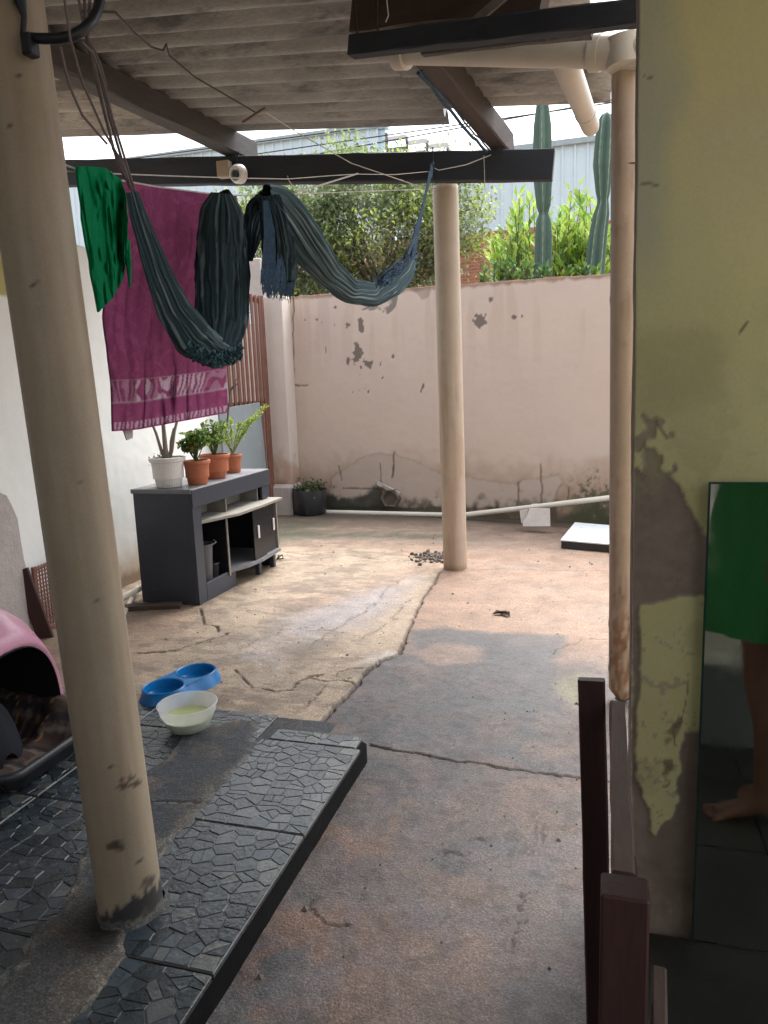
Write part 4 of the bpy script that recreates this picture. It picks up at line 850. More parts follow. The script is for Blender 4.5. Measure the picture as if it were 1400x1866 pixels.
# hammock
hm = thing('hammock', H_((640, 545)), 'dark teal striped hammock slung over the clothesline between the columns', 'hammock')
TEAL = np.array([.030, .050, .058]); PALE = np.array([.17, .21, .22])
def hcol(ang, t, seed, bright=1.0, nstripe=9, shift=0):
    n_ = fbm(ang*2, t*3, 2, 3, seed); f = (ang*nstripe*1.5/(2*math.pi)+shift+1.3*(fbm(ang*.6, t*1.1, 2, 3, seed+5)-.5)+.5*np.sin(ang*2+seed)) % 1
    c = mixc(TEAL*bright, TEAL*1.7*bright, n_); c = mixc(c, PALE*bright, sstep(.12, .06, np.abs(f-.1))*.7); f2 = (ang*nstripe*2.5/(2*math.pi)+.35) % 1
    return mixc(c, (.008, .012, .02), (f2 < .3)*.55)
def roll(name, pts, widths, depth, seed, parent, plane=H_, dx=0.0, na=144, nl=150, pleats=13, bright=1.0, nstripe=9, pa=.10):
    """gathered cloth: pts are the centre line, widths in metres, depth is thickness ratio"""
    C3 = np.array([plane(p, dx if not hasattr(dx, '__len__') else dx[i]) for i, p in enumerate(pts)]); W = np.array(widths, float)
    d = np.r_[0, np.cumsum(np.linalg.norm(np.diff(C3, axis=0), axis=1))]; d /= d[-1]; k = np.linspace(0, 1, nl)
    # smooth spline by repeated averaging of linear interpolation
    def sm_(a):
        a = a.copy()
        for _ in range(10): a[1:-1] = (a[:-2]+2*a[1:-1]+a[2:])/4
        return a
    Cc = np.stack([sm_(np.interp(k, d, C3[:, i])) for i in range(3)], -1); Ww = sm_(np.interp(k, d, W))
    tg = np.gradient(Cc, axis=0); tg /= np.linalg.norm(tg, axis=1)[:, None]; vw = Cc-O0; vw = vw/np.linalg.norm(vw, axis=1)[:, None]
    sd = np.cross(tg, vw); sd /= np.linalg.norm(sd, axis=1)[:, None]; nr = np.cross(sd, tg)
    th = np.linspace(0, 2*math.pi, na, endpoint=False)
    A, K = np.meshgrid(th, k, indexing='ij'); n_ = fbm(A*1.3, K*2.2, 1.5, 3, seed); n2_ = fbm(A*4, K*12, 1.0, 3, seed+1)
    tw_ = 2.6*(fbm(K*1.5, A*0+seed, 1.2, 2, seed+9)-.5); r = 1+pa*np.sin(pleats*(A+tw_*.25)+9*n_)+pa*.8*np.sin(round(pleats*1.9)*A+14*n_)+.07*(n2_-.5)*2+.22*(n_-.5)
    # flattened ellipse
    P = Cc[None]+(np.cos(A)*r*Ww/2)[..., None]*sd[None]+(np.sin(A)*r*Ww/2*depth)[..., None]*nr[None]
    o = gridmesh(name, P, M['cloth'], parent, col=hcol(A, K, seed, bright, nstripe), closed=True)
    return o
px2m = lambda w, y: w*y/1350
roll('body', [(240, 350), (252, 395), (268, 440), (290, 500), (318, 565), (352, 615), (395, 645), (425, 648)], [px2m(w, 1.75) for w in (20, 28, 36, 46, 60, 78, 60, 30)], .45, 201, hm, bright=1.25, pa=.08)
roll('body', [(404, 352), (404, 380), (404, 440), (404, 520), (402, 590), (398, 650)], [px2m(w, 2.25) for w in (34, 66, 84, 92, 90, 56)], .42, 203, hm, dx=[.0, -.01, -.04, -.06, -.06, -.03], bright=.9, nstripe=8, pa=.06)
roll('body', [(405, 352), (424, 385), (432, 440), (437, 500), (436, 570), (424, 625)], [px2m(w, 2.3) for w in (26, 34, 34, 34, 28, 12)], .5, 205, hm, dx=-.1, bright=.45, nstripe=3)
roll('body', [(492, 354), (470, 385), (458, 430), (455, 475)], [px2m(w, 2.35) for w in (30, 42, 34, 10)], .4, 207, hm, dx=-.05, bright=.6)
roll('body', [(482, 356), (505, 368), (530, 400), (562, 450), (600, 500), (640, 532), (680, 536), (712, 515), (735, 492), (747, 474)], [px2m(w, y) for w, y in ((40, 2.4), (58, 2.5), (64, 2.7), (60, 2.9), (46, 3.1), (38, 3.4), (40, 3.8), (44, 4.1), (40, 4.4), (24, 4.5))], .55, 209, hm, bright=1.5, nstripe=11, pa=.09, nl=160)
roll('body', [(525, 356), (528, 375), (530, 398)], [px2m(w, 2.55) for w in (16, 22, 18)], .4, 211, hm, dx=-.06, bright=1.2, nl=30)
roll('body_end', [(492, 356), (500, 400), (508, 450), (510, 500), (510, 512)], [px2m(w, 2.4) for w in (28, 46, 54, 54, 50)], .32, 213, hm, dx=.06, bright=.8, nstripe=12, nl=60)
# navy panel on the tail and fringes
mb = MB()
for i in range(120):
    s = i/119; x = 480+52*s+random.uniform(-2, 2); y0 = 470+random.uniform(-8, 20); y1 = 515+random.uniform(0, 26)+12*s
    a = H_((x, y0), .08); b = H_((x+random.uniform(-5, 5), (y0+y1)/2), .085); c = H_((x+random.uniform(-7, 7), y1), .08)
    mb.tube([a, b, c], [.0022, .0028, .001], 4, False)
fr = mb.build('fringe', M['ropeb'], hm)
mb = MB()
for i in range(70):
    s = i/69; x0 = 478+8*s; y0 = 365+random.uniform(0, 15); x1 = 478+22*s; 
    mb.tube([H_((x0+2, y0), .075), H_((x0+4+10*s, 420), .085), H_((480+18*s+random.uniform(-3, 3), 480), .085), H_((478+22*s+random.uniform(-4, 4), 505+random.uniform(0, 15)), .08)], [.0025, .003, .003, .0015], 4, False)
mb.build('fringe', M['ropeb'], hm)
# frayed gather on left strand bottom and cords at right
mb = MB()
for i in range(26):
    s = i/25; a = (748+random.uniform(-12, 6), 468+random.uniform(-10, 22)); b = (760+random.uniform(-4, 4), 420+random.uniform(-6, 6)); m_ = (772+random.uniform(-2, 2), 370); e = (786+random.uniform(-3, 3), 312)
    mb.tube([H_(a, random.uniform(-.03, .05)), H_((b[0]-3, b[1]+15)), H_(b), H_(m_), H_(e)], [.005, .006, .005, .004, .004], 5, False)
mb.build('end_cords', M['ropeb'], hm)
mb = MB()
for i in range(16):
    t = i*.5; c = [H_((786+2.5*math.sin(t+k*1.3)+k*.3-1, 325-k*4+random.uniform(-1, 1)), .01*math.cos(t+k)) for k in range(8)]; mb.tube(c, .004, 5, False)
mb.build('end_loop', M['ropeb'], hm)
mb = MB()
for i in range(60):
    x = random.uniform(690, 742); y = 510-(x-690)*.5+random.uniform(-6, 26); mb.tube([H_((x, y), .03), H_((x+random.uniform(4, 12), y-random.uniform(5, 14)), .06), H_((x+random.uniform(14, 24), y-random.uniform(12, 26)), .03)], .004, 4, False)
mb.build('end_braid', M['ropeb'], hm)
mb = MB()
for k, pts in enumerate(([(152, -20), (158, 60), (170, 110), (188, 190), (206, 270), (238, 345)], [(140, -20), (160, 80), (176, 150), (194, 220), (215, 300), (243, 350)], [(165, -20), (160, 70), (182, 130), (200, 215), (222, 290), (246, 352)], [(148, 75), (168, 95), (186, 140), (205, 215), (228, 290), (250, 360)], [(118, 0), (128, 70), (150, 150), (190, 240), (225, 300), (240, 345)], [(160, 66), (172, 90), (184, 120), (195, 160)], [(110, 85), (120, 130), (128, 160), (150, 210), (195, 262)])):
    mb.tube([H_(p, .01*k-.03) for p in pts], .0032 if k < 4 else .0026, 6)
mb.build('hanging_ropes', M['rope'], hm)
mb = MB()
for i in range(160):
    s = random.random(); x = 345+95*s; y = 630+18*math.sin(s*3)+random.uniform(-10, 8)
    mb.tube([H_((x, y), .05), H_((x+random.uniform(-4, 4), y+random.uniform(4, 12)), .06), H_((x+random.uniform(-8, 8), y+random.uniform(8, 16)), .03)], .004, 4, False)
mb.build('knotted_edge', mat('teal_threads', (.02, .06, .07), rough=.9, bump=.3), hm)
mb = MB().tube([onY(789, 268, 5.26), onY(789, 292, 5.26), onY(791, 300, 5.25), onY(788, 306, 5.24), onY(784, 302, 5.24)], .005, 6); tag(mb.build('hook', M['dark_wire']), 'small iron hook on the beam holding the right end of the hammock', 'hook')

# lamp socket and junction box on beam
p = onY(409, 308, 5.25); mb = MB().box((p[0]-.05, 5.22, p[2]-.06), (p[0]+.05, 5.285, p[2]+.055), .006); tag(mb.build('junction_box', M['box']), 'small beige box fixed to the dark beam beside the lamp socket', 'box')
p = onY(433, 315, 5.22); so_ = thing('lamp_socket', (p[0], 5.24, p[2]), 'white round ceramic lamp socket fixed on the dark beam', 'lamp socket')
def disc(c, prof, nrm, n=24):
    nrm = np.array(nrm, float); nrm /= np.linalg.norm(nrm); a = np.cross(nrm, (0, 0, 1)); a /= np.linalg.norm(a); b = np.cross(nrm, a); mb = MB(); v = []; f = []
    for i, (r, h) in enumerate(prof):
        for j in range(n): t = 2*math.pi*j/n; v.append(np.array(c)+nrm*h+(a*math.cos(t)+b*math.sin(t))*r)
        if i:
            for j in range(n): f.append(((i-1)*n+j, (i-1)*n+(j+1) % n, i*n+(j+1) % n, i*n+j))
    f.append(tuple(range((len(prof)-1)*n, len(prof)*n))); return mb.add(v, f)
nn = (-.25, -1, -.2); cc3 = (p[0], 5.25, p[2])
disc(cc3, [(.05, -.03), (.068, -.01), (.066, .03), (.055, .05), (.045, .052), (.04, .035), (.03, .03)], nn).build('shell', M['ceramic'], so_, sm=True)
disc((cc3[0]-.012, cc3[1]-.035, cc3[2]-.008), [(.028, 0), (.028, .01), (.015, .012), (.012, .004), (.002, .004)], nn).build('contact', M['tray'], so_, sm=True)
MB().tube([(p[0]-.01, 5.27, p[2]+.06), (p[0]-.02, 5.26, p[2]+.1), (p[0]-.005, 5.27, p[2]+.16)], .005, 6).build('cable', M['dark_wire'], so_)

# ================================================================== TELEVISION STAND
XB, XF, Y0, Y1, HT = -3.0, -2.56, 4.215, 5.385, .785
ts = thing('television_stand', ((XB+XF)/2, (Y0+Y1)/2, 0), 'dark grey television stand with open shelves against the white wall', 'television stand')
MB().box((XB, Y0, .0), (XF-.02, Y0+.028, HT-.03), .002).build('side_panel', M['stand'], ts)
MB().box((XB, Y1-.028, .0), (XF-.02, Y1, HT-.03), .002).build('side_panel', M['stand'], ts)
MB().box((XF-.02, Y0, .0), (XF, Y0+.105, HT-.125), .002).build('front_stile', M['stand'], ts)
MB().box((XF-.02, Y1-.13, .56), (XF, Y1, HT-.125), .002).build('front_stile', M['stand'], ts)
MB().box((XB-.01, Y0-.01, HT-.03), (XF+.0, Y1+.01, HT), .003).build('top_panel', M['stand_top'], ts)
MB().box((XF-.02, Y0, HT-.125), (XF+.006, Y1+.008, HT-.004), .003).build('apron', M['stand'], ts)
MB().box((XB, Y0+.03, .02), (XB+.008, Y1-.03, HT-.03)).build('back_panel', M['black'], ts)
MB().prism([(XB+.01, Y0+.03), (XF-.03, Y0+.03), (XF-.012, Y0+.11), (XF+.05, Y0+.30), (XF+.10, Y0+.45), (XF+.11, Y0+.8), (XF+.10, Y1+.02), (XB+.01, Y1+.02)], .535, .553).build('shelf', M['chip'], ts)
MB().prism([(XB+.01, Y0+.42), (XF+.0, Y0+.42), (XF+.07, Y0+.6), (XF+.09, Y0+.8), (XF+.07, Y1+.0), (XF+.04, Y1+.02), (XB+.01, Y1+.02)], .118, .142).build('bottom_shelf', M['stand_top'], ts)
MB().box((XB+.01, Y0+.415, .118), (XF+.005, Y0+.432, .535), .002).build('divider', M['black'], ts)
MB().box((XF+.004, Y0+.413, .1), (XF+.012, Y0+.434, .535), .001).build('divider_edge', M['chip'], ts)
for yy in (Y0+.50, Y1-.16): MB().box((XB+.05, yy, .553), (XF-.03, yy+.016, HT-.03), .002).build('divider', M['chip'], ts)
MB().box((XB+.25, Y0+.12, .555), (XB+.258, Y1-.14, HT-.03)).build('back_panel', M['chip'], ts)
MB().box((XB+.01, Y0+.03, .09), (XF-.02, Y0+.52, .11), .002).build('bottom_shelf', M['stand'], ts)
MB().box((XF-.02, Y0+.105, .0), (XF+.002, Y0+.52, .13), .003).build('kick_plate', M['stand'], ts)
MB().box((XB+.2, Y0+.515, .0), (XF-.01, Y0+.53, .118), .002).build('kick_return', M['stand'], ts)
for i, (ya, yb) in enumerate(((Y0+.72, Y0+.925), (Y0+.935, Y0+1.13))):
    d = MB().box((XF+.055-.02*i, ya, .145), (XF+.067-.02*i, yb, .533), .002).build('sliding_door', M['black'], ts)
    yh = yb-.135 if i == 0 else yb-.03
    MB().box((XF+.067-.02*i, yh-.012, .30), (XF+.079-.02*i, yh+.012, .40), .005).build('handle', M['ceramic'], d)
MB().box((XB+.01, Y1-.0, .14), (XF+.05, Y1+.016, .535), .001).build('end_panel', M['chip'], ts)
for x, y in ((XF+.02, Y1-.06), (XF+.02, Y1-.32), (XB+.05, Y1-.06)): MB().box((x-.02, y-.02, 0), (x+.02, y+.02, .118), .004).build('leg', M['stand'], ts)
def pot(name, c, rb_, rt_, h, m, label, ribs=0, rim=.012, group=None, cat='flower pot'):
    t = thing(name, c, label, cat, group)
    f = (lambda t_, i: 1+.02*math.cos(ribs*t_)) if ribs else None
    prof = [(rb_*.2, 0), (rb_*.95, 0), (rb_, .006), (rb_+(rt_-rb_)*.45, h*.45), (rb_+(rt_-rb_)*.82, h*.82), (rb_+(rt_-rb_)*.85, h*.84)]
    MB().lathe(c, prof, 96 if ribs else 36, f).build('body', m, t, sm=True, ang=80)
    MB().lathe(c, [(rb_+(rt_-rb_)*.85, h*.84), (rt_+rim*.4, h*.86), (rt_+rim*.7, h*.985), (rt_+rim*.5, h), (rt_-.006, h), (rt_-.008, h*.85), (rt_*.9, h*.3)], 40).build('rim', m, t, sm=True, ang=50)
    MB().lathe(c, [(rt_-.006, h*.88), (rt_*.6, h*.9), (rt_*.3, h*.92), (.001, h*.93)], 24, lambda t_, i: 1+.02*math.sin(5*t_+i)).build('soil', M['soil'], t, sm=True)
    return t
pw = (-2.80, 4.345, HT); pt1 = (-2.655, 4.47, HT); pt2 = (-2.70, 4.80, HT); pt3 = (-2.735, 5.14, HT)
P1 = pot('flower_pot', pw, .082, .112, .20, M['whitepot'], 'ribbed white plastic pot on the near end of the television stand', 34, .014)
P2 = pot('flower_pot', pt1, .066, .088, .165, M['terra'], 'terracotta coloured pot with round leaved plant next to the white pot', 0, .01)
P3 = pot('flower_pot', pt2, .07, .105, .175, M['terra'], 'wider terracotta pot half hidden behind the round leaved plant', 10, .01)
P4 = pot('flower_pot', pt3, .055, .068, .14, M['terra'], 'smallest terracotta pot, farthest on the television stand', 0, .008)

def leafquads(cent, dirs, L, W, curl=.2):
    """diamond leaves: cent[n,3] base, dirs[n,3] unit, returns V[2n,4,3] two folded halves"""
    n = len(cent); up = rng.normal(size=(n, 3))*.4+np.array([0, 0, 1.0]); sd = np.cross(dirs, up); sd /= np.linalg.norm(sd, axis=1)[:, None]+1e-9; nr = np.cross(sd, dirs)
    L = np.broadcast_to(L, n)[:, None]; W = np.broadcast_to(W, n)[:, None]
    a = cent; tip = cent+dirs*L-nr*L*curl; m1 = cent+dirs*L*.45+sd*W/2+nr*W*.15; m2 = cent+dirs*L*.45-sd*W/2+nr*W*.15; mid = cent+dirs*L*.5
    return np.concatenate([np.stack([a, m1, tip, mid], 1), np.stack([a, mid, tip, m2], 1)], 0)
def rdir(n, upb=0.0):
    d = rng.normal(size=(n, 3)); d[:, 2] += upb; return d/np.linalg.norm(d, axis=1)[:, None]
# plant in white pot: bare forked stems
pl = thing('potted_plant', (pw[0], pw[1], HT+.18), 'bare forked grey stems growing in the white ribbed pot', 'plant')
mb = MB(); b0 = np.array([pw[0], pw[1], HT+.17])
for dx, dy, h, r in ((.0, -.01, .42, .013), (-.09, -.02, .32, .009), (.10, .02, .33, .01), (.03, .03, .22, .006), (.02, -.02, .35, .008)):
    mb.tube([b0, b0+np.array([dx*.25, dy, h*.2]), b0+np.array([dx*.6, dy, h*.6]), b0+np.array([dx, dy*2, h])], [r*1.9, r*1.3, r, r*.7], 8)
mb.build('stems', mat('grey_stem', (.27, .23, .19), rough=.8, var=.2, bump=.3), pl, sm=True)
cs = b0+rng.normal(size=(60, 3))*np.array([.05, .05, .02])+np.array([0, 0, .02]); cs2 = b0+np.array([0, 0, .40])+rng.normal(size=(40, 3))*.04
V_ = leafquads(np.concatenate([cs, cs2]), rdir(100, .8), .02, .014); colv = np.tile(np.array([[.10, .13, .07]]), (len(V_), 1)); quads('leaves', V_, M['leaf'], pl, colv)
# round-leaved plant
def bushy(name, c, label, stems, h, spread, n, L, W, cols, flower=False):
    t = thing(name, c, label, 'plant'); mb = MB(); C_ = []; D_ = []
    for i in range(stems):
        a = rng.uniform(0, 6.28); s = rng.uniform(.2, 1)*spread; hh = h*rng.uniform(.5, 1); e = np.array(c)+np.array([math.cos(a)*s, math.sin(a)*s, hh]); m_ = np.array(c)+np.array([math.cos(a)*s*.45, math.sin(a)*s*.45, hh*.6])
        mb.tube([c, m_, e], [.004, .003, .002], 5)
        for k in range(n):
            q = rng.uniform(.35, 1); p_ = (m_+(e-m_)*((q-.35)/.65)) ; C_.append(p_+rng.normal(size=3)*.004); D_.append(rdir(1, .3)[0])
    mb.build('stems', mat('green_stem', (.08, .12, .04), rough=.6, bump=0), t)
    C_ = np.array(C_); D_ = np.array(D_); V_ = leafquads(C_, D_, rng.uniform(.7, 1.2, len(C_))*L, rng.uniform(.8, 1.2, len(C_))*W, .1)
    pick = rng.integers(0, len(cols), len(C_)); cv = np.array(cols)[pick]; quads('leaves', V_, M['leaf'], t, np.concatenate([cv, cv])); return t
greens = [(.10, .20, .05), (.16, .28, .06), (.08, .15, .05), (.22, .32, .08)]
t1 = bushy('potted_plant', (pt1[0], pt1[1], HT+.15), 'green plant with rounded leaves in the nearest terracotta pot', 22, .23, .15, 16, .042, .038, greens)
MB().tube([(pt1[0]-.0, pt1[1]-.04, HT+.25), (pt1[0]+.0, pt1[1]-.042, HT+.262)], [.014, .009], 7).build('orange_flower', mat('orange_petal', (.6, .16, .03), bump=0), t1)
bushy('potted_plant', (pt2[0], pt2[1], HT+.15), 'loose green seedlings rising from the wider terracotta pot', 26, .27, .13, 16, .032, .022, greens+[(.26, .36, .09)])
# arching feathery plant
t3 = thing('potted_plant', (pt3[0], pt3[1], HT+.13), 'arching lime green feathery plant in the smallest pot', 'plant')
c0 = np.array([pt3[0], pt3[1], HT+.13]); C_ = []; D_ = []; mb = MB()
tips = [onY(487, 738, 5.5), onY(478, 752, 5.4), onY(455, 765, 5.3), onY(440, 770, 5.2), onY(420, 765, 5.1), onY(405, 775, 5.0), onY(395, 790, 4.95), onY(465, 762, 5.35)]
for i, e in enumerate(tips):
    m_ = c0+(e-c0)*.5+np.array([0, 0, .08+.02*(i % 3)]); pts = []
    for q in np.linspace(0, 1, 14): p_ = c0*(1-q)**2+2*m_*q*(1-q)+e*q*q; pts.append(p_)
    mb.tube(pts, [.003]*14, 5)
    for q in np.linspace(.25, 1, 70):
        p_ = c0*(1-q)**2+2*m_*q*(1-q)+e*q*q; C_.append(p_+rng.normal(size=3)*.006); D_.append(rdir(1, .2)[0])
a = onY(413, 770, 5.25); b_ = onY(420, 712, 5.25); e = onY(436, 682, 5.25); 
mb.build('stems', mat('lime_stem', (.15, .2, .05), bump=0), t3)
C_ = np.array(C_); V_ = leafquads(C_, np.array(D_), .032, .012, .1); cv = np.tile(np.array([[.34, .46, .06]]), (len(C_), 1))*rng.uniform(.7, 1.2, (len(C_), 1)); quads('leaves', V_, M['leaf'], t3, np.concatenate([cv, cv]))
mb = MB().tube([c0+np.array([0, .03, 0]), onY(411, 800, 5.2), b_, onY(432, 690, 5.25)], [.009, .008, .006, .002], 7).tube([b_, onY(428, 700, 5.25)+np.array([.02, 0, .0]), e], [.005, .004, .002], 6)
tag(mb.build('dry_stick', M['bark']), 'thin dry brown stick standing upright behind the arching plant', 'stick')
# buckets in the stand
q = (-2.655, Y0+.235, .11)
bt_ = thing('grey_bucket', q, 'slim grey plastic bucket standing in the open side of the television stand', 'bucket')
MB().lathe(q, [(.001, .0), (.055, .0), (.06, .01), (.075, .25), (.082, .252), (.082, .262), (.074, .262), (.058, .02), (.001, .012)], 28).build('body', mat('grey_bucket_plastic', (.10, .10, .11), rough=.5, bump=.05), bt_, sm=True)
MB().tube([(q[0]+.082, q[1], q[2]+.255), (q[0]+.10, q[1]+.03, q[2]+.27), (q[0]+.07, q[1]+.05, q[2]+.28)], .004, 6).build('handle', M['chip'], bt_)
q = (-2.66, Y0+.36, .11); mb = MB().lathe(q, [(.001, .0), (.045, .0), (.055, .09), (.06, .095), (.056, .1), (.045, .02), (.001, .012)], 24); tag(mb.build('black_pot', M['tray'], sm=True), 'low black pot beside the grey bucket inside the television stand', 'pot')
# planks and pipe on the floor by the stand
for k, (a, b_, r, lab, mm) in enumerate(((onZ(232, 1085, .06), onZ(262, 1068, .10), .022, 'pale pipe end poking out behind the television stand', 'pvcw'), (onZ(236, 1098, .03), onZ(250, 1070, .06), .016, 'short beige tube crossing the pale pipe behind the stand', 'pvc'))):
    tag(MB().tube([a-(b_-a)*2, a, b_], r, 12).build('pipe_offcut', M[mm], sm=True), lab, 'pipe')
a = onZ(225, 1108, .02); b_ = onZ(330, 1103, .02); tag(MB().beam(a-(b_-a)*.3, b_, .07, .035, .004, .003, 6).build('floor_plank', M['plank']), 'rough brown plank lying on the floor at the foot of the television stand', 'plank')
a = onZ(505, 1018, .01); mb = MB().tube([a, a+np.array([.04, .02, .03]), a+np.array([.07, -.03, .01]), a+np.array([.02, -.05, .01]), a+np.array([.0, .04, .02])], .006, 6); tag(mb.build('dark_loop', M['dark_wire']), 'small dark loop of hose on the floor at the far stand leg', 'hose')

# ================================================================== PET CARRIER
pcx = thing('pet_carrier', (-2.2, 2.04, TOP), 'pink and black pet carrier with plaid blanket behind the near column', 'pet carrier')
YC = 2.03
def arch(xc, hw, z0, z1, n=26, p=2.6, tilt=0.0):
    pts = []
    for i in range(n):
        t = math.pi*i/(n-1); c, s = math.cos(t), math.sin(t)
        y = YC-hw*math.copysign(abs(c)**(2/p), c); z = z0+(z1-z0)*abs(s)**(2/p); pts.append((xc+tilt*(z-z0), y, z))
    return pts
secs = [arch(-2.005, .215, .20, .52, tilt=-.02), arch(-2.00, .225, .20, .535), arch(-2.03, .235, .20, .575), arch(-2.09, .25, .20, .635), arch(-2.17, .255, .20, .668), arch(-2.2, .262, .20, .684), arch(-2.24, .262, .20, .69), arch(-2.6, .262, .20, .69), arch(-2.72, .245, .20, .66), arch(-2.78, .16, .20, .5), arch(-2.79, .02, .2, .3)]
P = np.array(secs); gridmesh('top_shell', P, M['pink'], pcx)
P = np.array([arch(-2.002, .213, .20, .517), arch(-2.3, .24, .2, .64), arch(-2.6, .24, .2, .64), arch(-2.76, .1, .2, .4)])[::-1]; gridmesh('shaded_shell_inside', P, M['darkin'], pcx)  # inside of the shell near black, the opening's shade put into its colour
P = np.array([arch(-2.21, .268, .20, .694), arch(-2.225, .272, .20, .70), arch(-2.24, .268, .20, .694)]); gridmesh('shell_rib', P, M['pink'], pcx)
# door jamb: shadow on the pink shell put into a darker pink
v = arch(-1.995, .228, .20, .54)[1:9]; w_ = arch(-1.997, .17, .20, .45)[1:9]; P = np.array([v, w_]); gridmesh('door_jamb', P, M['pinkd'], pcx)
# base tray with rounded lip
def rrect(hx, hy, cx_, cy_, z, r=.065, n=8):
    pts = []
    for (sx, sy, a0) in ((1, 1, 0), (-1, 1, 90), (-1, -1, 180), (1, -1, 270)):
        for i in range(n): a = math.radians(a0+90*i/(n-1)); pts.append((cx_+sx*(hx-r)+r*math.cos(a), cy_+sy*(hy-r)+r*math.sin(a), z))
    return pts
CXT = -2.29
T_ = [rrect(.40, .19, CXT, YC, TOP+.004), rrect(.43, .21, CXT, YC, TOP+.02), rrect(.455, .24, CXT, YC, TOP+.075), rrect(.475, .262, CXT, YC, TOP+.082), rrect(.478, .266, CXT, YC, TOP+.105), rrect(.465, .252, CXT, YC, TOP+.108), rrect(.445, .232, CXT, YC, TOP+.09), rrect(.42, .21, CXT, YC, TOP+.03), rrect(.1, .09, CXT, YC, TOP+.025)]
P = np.array(T_).transpose(1, 0, 2); gridmesh('base_tray', P, M['tray'], pcx, closed=True)
MB().prism([p[:2] for p in rrect(.39, .18, CXT, YC, 0)], TOP+.002, TOP+.01).build('base_foot', M['tray'], pcx)
# blanket: a crumpled sheet with plaid
s, t = np.meshgrid(np.linspace(0, 1, 90), np.linspace(0, 1, 90), indexing='ij')
bx = -2.72+.84*s; by = YC-.235+.47*t; cn_ = fbm(bx, by, 9, 4, 130); bz = TOP+.025+.04*cn_+.12*sstep(.78, 1, t+.15*cn_)+.03*sstep(.1, 0, t)-.03*sstep(.86, 1, s)
pc_ = mixc((.05, .032, .026), (.075, .048, .038), cn_); a_ = (bx*9+cn_*.9) % 1; b__ = (by*9+cn_*1.1) % 1
pc_ = mixc(pc_, (.16, .13, .11), ((a_ < .12) | (b__ < .12))*.8); pc_ = mixc(pc_, (.02, .018, .02), (((a_ > .2) & (a_ < .36)) | ((b__ > .2) & (b__ < .36)))*.9); pc_ = mixc(pc_, (.5, .25, .08), ((a_ > .5) & (a_ < .54))*.7)
gridmesh('blanket', np.stack([bx, by, bz], -1), M['plaid'], pcx, col=pc_)
s, t = np.meshgrid(np.linspace(0, 1, 60), np.linspace(0, 1, 60), indexing='ij'); mx_ = -2.62+.64*s; my_ = YC-.24+.36*t; rr_ = np.hypot((s-.45)/.56, (t-.42)/.58)
mz_ = TOP+.03+.32*np.sqrt(np.clip(1-rr_**2, 0, 1))+.04*(fbm(mx_, my_, 10, 4, 133)-.5)*(rr_ < 1)
gridmesh('dark_mound', np.stack([mx_, my_, mz_], -1), mat('navy_black', (.006, .007, .012), rough=.95, bump=.3), pcx)  # dark mound filling the lower part of the opening
# embossed oval emblem
lc = np.array(onX(14, 1123, -2.085)); e1 = np.array([0.35, .0, -.0]); yv = np.array([.0, 1.0, 0.]); nv_ = np.array([.62, -.0, .78]); tv = np.cross(nv_, yv)
c_e = np.array([-2.088, YC-.085, .655])
ring = [c_e+yv*.062*math.cos(a)+tv*-.024*math.sin(a)+nv_*(.0) for a in np.linspace(0, 2*math.pi, 40)]
MB().tube(ring, .0022, 6, False).build('emblem_ring', M['pink'], pcx, sm=True)
fc = bpy.data.curves.new('emblem_text', 'FONT'); fc.body = 'Pet'; fc.size = .042; fc.extrude = .0018; fc.align_x = 'CENTER'; fc.align_y = 'CENTER'
tmp = bpy.data.objects.new('tmp', fc); C.objects.link(tmp); bpy.context.view_layer.update(); me = bpy.data.meshes.new_from_object(tmp.evaluated_get(bpy.context.evaluated_depsgraph_get())); bpy.data.objects.remove(tmp)
a = np.empty(len(me.vertices)*3); me.vertices.foreach_get('co', a); a = a.reshape(-1, 3); upv = np.cross(nv_, yv)
a = c_e+a[:, :1]*yv+a[:, 1:2]*upv+a[:, 2:3]*nv_; me.vertices.foreach_set('co', a.ravel()); me.name = 'emblem_text'; link('emblem_text', me, M['pink'], pcx)

# ================================================================== BOWLS
# double bowl
A_ = onZ(305, 1262, .09)[:2]; B_ = onZ(355, 1228, .09)[:2]
A_ = np.array(onZ(303, 1262, .10)[:2]); B_ = np.array(onZ(355, 1236, .10)[:2])
mid = (A_+B_)/2; dv = B_-A_; D = np.linalg.norm(dv); dv /= D; nvv = np.array([-dv[1], dv[0]]); hd = max(D/2, .1)
def peanut(r, z, waist, n=72):
    pts = []
    for i in range(n):
        t = 2*math.pi*i/n; x = math.cos(t); y = math.sin(t); px_ = (hd+r)*math.copysign(abs(x)**.8, x); py_ = r*y*(1-waist*math.exp(-(px_/(hd*.55))**2))
        p_ = mid+dv*px_+nvv*py_; pts.append((p_[0], p_[1], z))
    return pts
zb0 = .078
db = thing('double_pet_bowl', (mid[0], mid[1], zb0), 'blue plastic double pet bowl beyond the white tub', 'pet bowl')
P = np.array([peanut(.122, zb0, .22), peanut(.120, zb0+.005, .22), peanut(.100, zb0+.05, .3), peanut(.096, zb0+.055, .3)]).transpose(1, 0, 2); gridmesh('body', P, M['blue'], db, closed=True)
